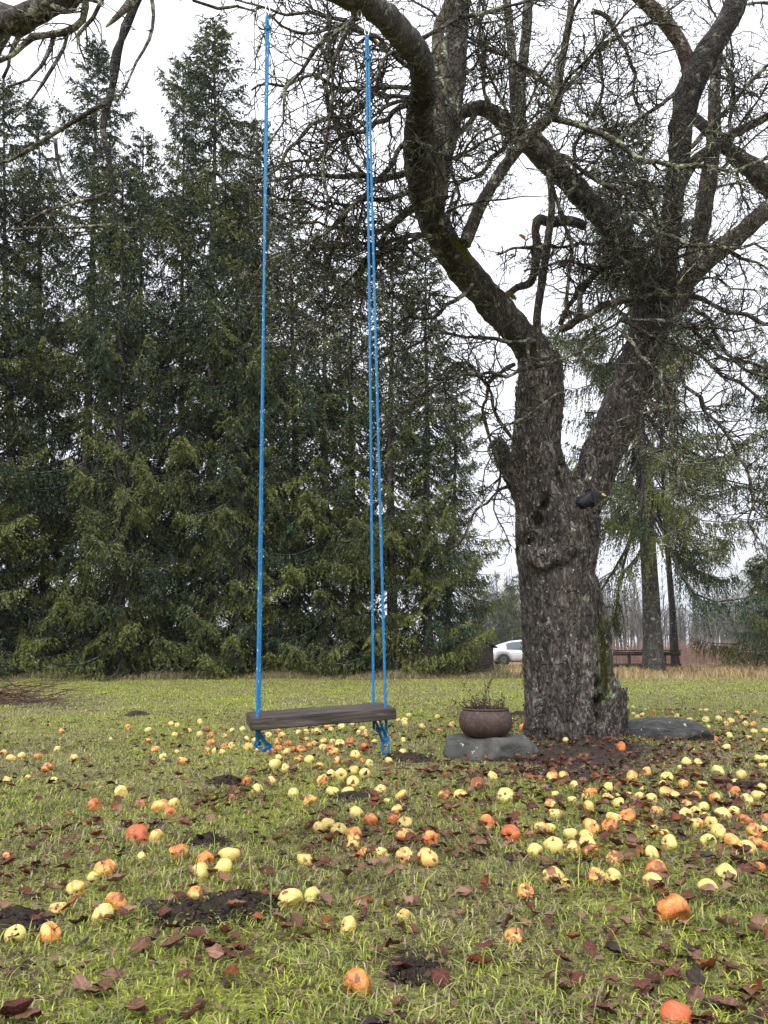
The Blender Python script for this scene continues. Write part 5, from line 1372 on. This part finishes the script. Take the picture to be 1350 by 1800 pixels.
# ------------------------------------------------------------------ grass
def blocked(x, y):
    m = (np.hypot(x - RK[0], (y - RK[1])) < .36) | (np.hypot((x - 1.72), (y - 7.2)) < .42) | (((x - 2.66) / .42) ** 2 + ((y - gB[1] - .15) / .2) ** 2 < 1) & (y > gB[1])
    return m
def grass(name, y0, y1, n, hgt, wid, seed, segs, bend=1., straw_f=.3, margin=.6, patch=None, cols=None, hmul=None):
    g = np.random.default_rng(seed)
    y = y0 + (y1 - y0) * g.random(n) ** .85; x = g.uniform(-1, 1, n) * (y * .56 + margin)
    tuf = .5 + .5 * np.sin(x * 9 + 2 * np.sin(y * 7)) * np.sin(y * 11 + 2 * np.sin(x * 5)) ; big = .5 + .5 * np.sin(x * 1.9 + 1.3 * y) * np.sin(1.2 * y - 2.3 * x + 1)
    so = soilness(x, y)
    keep = (g.random(n) > so * 2.3) & (g.random(n) < .45 + .55 * tuf) & ~blocked(x, y)
    x, y, tuf, big = x[keep], y[keep], tuf[keep], big[keep]; n = len(x)
    z = gz(x, y) - .004
    h = hgt * (.35 + .9 * g.random(n) ** 1.4) * (.7 + .6 * tuf); a = g.uniform(0, 6.28, n) + .8 * np.sin(x * 2)
    d = np.stack([np.cos(a), np.sin(a)], 1); bd = np.clip(g.gamma(2.2, .5, n) * bend, .1, 2.6)
    w = wid * (.6 + .8 * g.random(n)); sx = np.stack([-np.sin(a), np.cos(a), 0 * a], 1)
    base = np.stack([x, y, z], 1); pts = []
    for k in range(segs + 1):
        s = k / segs; ang = bd * s
        hor = h * (1 - np.cos(ang * s + .25 * s)) * 1.1 + h * .25 * s; ver = h * np.sin(np.minimum(ang * s + .9 * s, 2.2)) / 1.15
        c = base + np.concatenate([d * hor[:, None], ver[:, None]], 1)
        if k == segs: pts.append(c[:, None])
        else: pts.append(np.stack([c - sx * (w * (1 - .45 * s))[:, None], c + sx * (w * (1 - .45 * s))[:, None]], 1))
    Vv = np.concatenate(pts, 1); m_ = Vv.shape[1]; o_ = np.arange(n)[:, None] * m_
    qs = [np.stack([o_ + 2 * k, o_ + 2 * k + 1, o_ + 2 * k + 3, o_ + 2 * k + 2], -1).reshape(-1, 4) for k in range(segs - 1)]
    tr = np.concatenate([o_ + 2 * segs - 2, o_ + 2 * segs - 1, o_ + 2 * segs], 1)
    rnd = g.random(n); st = g.random(n) < straw_f * (.4 + 1.4 * big)
    rnd = rnd ** 1.4; cg = np.array([.115, .148, .022]) * (1 - rnd[:, None]) + np.array([.55, .60, .09]) * rnd[:, None]
    cb = np.array([.06, .13, .04]); cg = np.where((tuf > .75)[:, None], cg * .6 + cb * .4, cg)
    cs = np.array([.22, .18, .10]) * (1 - rnd[:, None]) + np.array([.48, .41, .24]) * rnd[:, None]
    if cols is not None: cg = cols[0] * (1 - rnd[:, None]) + cols[1] * rnd[:, None]
    cc = np.where(st[:, None], cs, cg)
    cc = np.repeat(cc[:, None], m_, 1); cc[:, -1] = cc[:, -1] * .8 + np.array([.25, .22, .12]) * .2
    me = mesh_np(name, Vv.reshape(-1, 3), qs + [tr], cc.reshape(-1, 3), True)
    return link(name, me, M['grass'])
for nm, y0, y1, n, hg, wd, sd_, sg, mg in (('lawn_grass', .95, 2.6, 70000, .031, .0020, 1, 4, .5), ('lawn_grass', 2.6, 5, 110000, .034, .0023, 2, 3, .7), ('lawn_grass', 5, 10, 160000, .030, .0034, 3, 2, 1.),
                                           ('lawn_grass', 10, 20.5, 190000, .036, .0055, 4, 2, 2.)):
    tag(grass(nm, y0, y1, n, hg, wd, sd_, sg, margin=mg, straw_f=.34 if y0 < 10 else .25), kind='stuff')
tag(grass('lawn_grass', 1.0, 3.4, 600, .09, .0018, 9, 5, .9, .25), kind='stuff')
# flat clover and moss leaves between the blades
g = np.random.default_rng(70); n = 15000; y = 1. + 3.6 * g.random(n); x = g.uniform(-1, 1, n) * (y * .56 + .5)
pm = np.sin(x * 4 + 1) * np.sin(y * 5 + 2 * x) > .1; x, y = x[pm], y[pm]; n = len(x)
c = np.stack([x, y, gz(x, y) + .006 + .022 * g.random(n)], 1); a = unit(np.stack([g.normal(0, 1, n), g.normal(0, 1, n), .35 * g.normal(0, 1, n)], 1)); b2 = unit(np.cross(a, unit(np.stack([.5 * g.normal(0, 1, n), .5 * g.normal(0, 1, n), np.ones(n)], 1))))
s = (.003 + .0055 * g.random(n) ** 2)[:, None]; th6 = np.arange(6) * np.pi / 3
Vv = c[:, None] + np.cos(th6)[None, :, None] * (a * s)[:, None] + np.sin(th6)[None, :, None] * (b2 * s * .8)[:, None]
cc = np.array([.07, .12, .02]) + (np.array([.26, .31, .05]) - np.array([.07, .12, .02])) * g.random((n, 1))
me = mesh_np('clover', Vv.reshape(-1, 3), [np.arange(6 * n).reshape(-1, 6)], np.repeat(cc, 6, 0), False); tag(link('clover', me, M['grass']), kind='stuff')
# tall dry grass along the edge of the mown lawn and in the field
def tall(name, x0, x1, y0, y1, n, h, w, seed, c0, c1):
    g = np.random.default_rng(seed); x = g.uniform(x0, x1, n); y = g.uniform(y0, y1, n); k = .5 + .5 * np.sin(x * 2.1 + np.sin(y)); kp = g.random(n) < .35 + .65 * k; x, y, k = x[kp], y[kp], k[kp]; n = len(x)
    hh = h * (.4 + .7 * g.random(n)) * (.6 + .6 * k); b = np.stack([x, y, gz(x, y) - .02], 1); a = g.uniform(0, 6.28, n); d = np.stack([np.cos(a), np.sin(a), 0 * a], 1)
    sx = unit(np.stack([g.normal(0, .3, n) + 1, g.normal(0, .5, n), 0 * x], 1)) * w
    m1 = b + np.array([0, 0, 1.]) * (hh * .6)[:, None] + d * (hh * .15)[:, None]; tp_ = b + np.array([0, 0, 1.]) * (hh * .9)[:, None] + d * (hh * .5)[:, None]
    Vv = np.stack([b - sx, b + sx, m1 + sx * .8, m1 - sx * .8, tp_], 1); o_ = np.arange(n)[:, None] * 5
    cc = c0 + (c1 - c0) * g.random((n, 1)); me = mesh_np(name, Vv.reshape(-1, 3), [o_ + np.array([0, 1, 2, 3]), o_ + np.array([3, 2, 4])], np.repeat(cc, 5, 0), False)
    return tag(link(name, me, M['dry']), kind='stuff')
A3 = lambda *c: np.array(c)
tall('tall_dry_grass', -16, 3.5, 19.8, 24, 26000, .22, .008, 5, A3(.10, .085, .04), A3(.27, .22, .12))
tall('tall_dry_grass', 3.5, 20, 20.5, 32, 30000, .27, .010, 6, A3(.20, .14, .06), A3(.46, .36, .19))
tall('dry_meadow', -30, 60, 32, 75, 60000, .15, .022, 7, A3(.20, .14, .09), A3(.42, .33, .22))

# reddish brush, the far wood
def stems(name, x0, x1, y0, y1, n, h, seed, c0, c1, w, kids=5, mt='dry', spread=.35):
    g = np.random.default_rng(seed); x = g.uniform(x0, x1, n); y = g.uniform(y0, y1, n); hh = h * g.uniform(.45, 1.1, n) * (.8 + .25 * np.sin(x * .35 + 1))
    z = gz(x, y); lean = g.normal(0, .06, (n, 2)); V = []; Fq = []; cols = []
    top = np.stack([x + lean[:, 0] * hh, y + lean[:, 1] * hh, z + hh], 1); b = np.stack([x, y, z - .1], 1)
    segs = [(b, top, w * (1 + 0 * x), w * .25 * (1 + 0 * x))]
    for k in range(kids):
        s = g.uniform(.25, .95, n)[:, None]; p = b + (top - b) * s; a = g.uniform(0, 6.28, n)
        l = (hh * spread * (1.15 - s[:, 0]) * g.uniform(.5, 1.1, n))[:, None]
        q = p + np.stack([np.cos(a) * .75, np.sin(a) * .75, g.uniform(.5, 1.2, n)], 1) * l; segs.append((p, q, w * .45 * (1 + 0 * x), w * .15 * (1 + 0 * x)))
    cc = c0 + (c1 - c0) * g.random((n, 1)); mb = MB()
    for p, q, w0, w1 in segs:
        for ax in (A3(1, 0, 0), A3(.3, 1, 0)):
            Vv = np.stack([p - ax * w0[:, None], p + ax * w0[:, None], q + ax * w1[:, None], q - ax * w1[:, None]], 1); mb.add(Vv.reshape(-1, 3), np.arange(4 * n).reshape(-1, 4), np.repeat(cc, 4, 0))
    return tag(mb.build(name, M[mt], None, False), kind='stuff')
stems('red_brush', 11, 48, 38, 60, 5200, 1.5, 80, A3(.16, .10, .085), A3(.36, .24, .20), .014, 7)
stems('red_brush', -20, 12, 49, 62, 1500, 1.0, 81, A3(.16, .10, .085), A3(.34, .24, .20), .014, 6)
stems('distant_wood', 12, 120, 95, 140, 1300, 12, 82, A3(.10, .09, .08), A3(.22, .21, .20), .08, 34)
stems('distant_wood', 34, 60, 75, 85, 26, 16, 83, A3(.18, .17, .16), A3(.30, .29, .28), .06, 60)
conm = spruce_crown(9, 2.6, .3, 91, .8, 5, 2.2, .1)
g = np.random.default_rng(92)
for k, (px, Y, s) in enumerate([(858, 88, 1.0), (876, 84, .75), (897, 86, .95), (915, 92, 1.15), (835, 90, 1.05), (1338, 70, 1.1), (1362, 66, 1.2)]):
    x = at(px, 1135, Y)[0]; o = bpy.data.objects.new('distant_conifer', conm); C.objects.link(o); o.location = (x, Y, float(gz(x, Y))); o.scale = (s * 1.1, s * 1.1, s * .9); o.rotation_euler = (0, 0, k * 1.3)
    o.name = 'distant_conifer'
    tag(o, ['pale hazy conifer above the boot of the parked car', 'smallest misty conifer over the car roof', 'misty conifer above the car door', 'misty conifer touching the left side of the apple trunk', 'hazy conifer seen between spruce branches left of the car', 'far green conifer at the right edge above the red brush', 'far conifer just outside the right edge'][k], 'tree', 'far conifers in the mist')

# ------------------------------------------------------------------ haze
bm = bmesh.new(); bmesh.ops.create_cube(bm, size=1)
for v in bm.verts: v.co = Vector((v.co.x * 280, v.co.y * 180 + 65, -1.5 + (v.co.z + .5) * 27))
me = bpy.data.meshes.new('haze'); bm.to_mesh(me); bm.free()
hm = bpy.data.materials.new('haze'); hm.use_nodes = True; n = hm.node_tree; n.nodes.clear()
oo = n.nodes.new('ShaderNodeOutputMaterial'); pv = n.nodes.new('ShaderNodeVolumePrincipled'); pv.inputs['Color'].default_value = (.92, .94, .97, 1); pv.inputs['Density'].default_value = .0004; pv.inputs['Anisotropy'].default_value = .3
n.links.new(pv.outputs[0], oo.inputs['Volume'])
hz = link('haze', me, hm); tag(hz, kind='stuff')
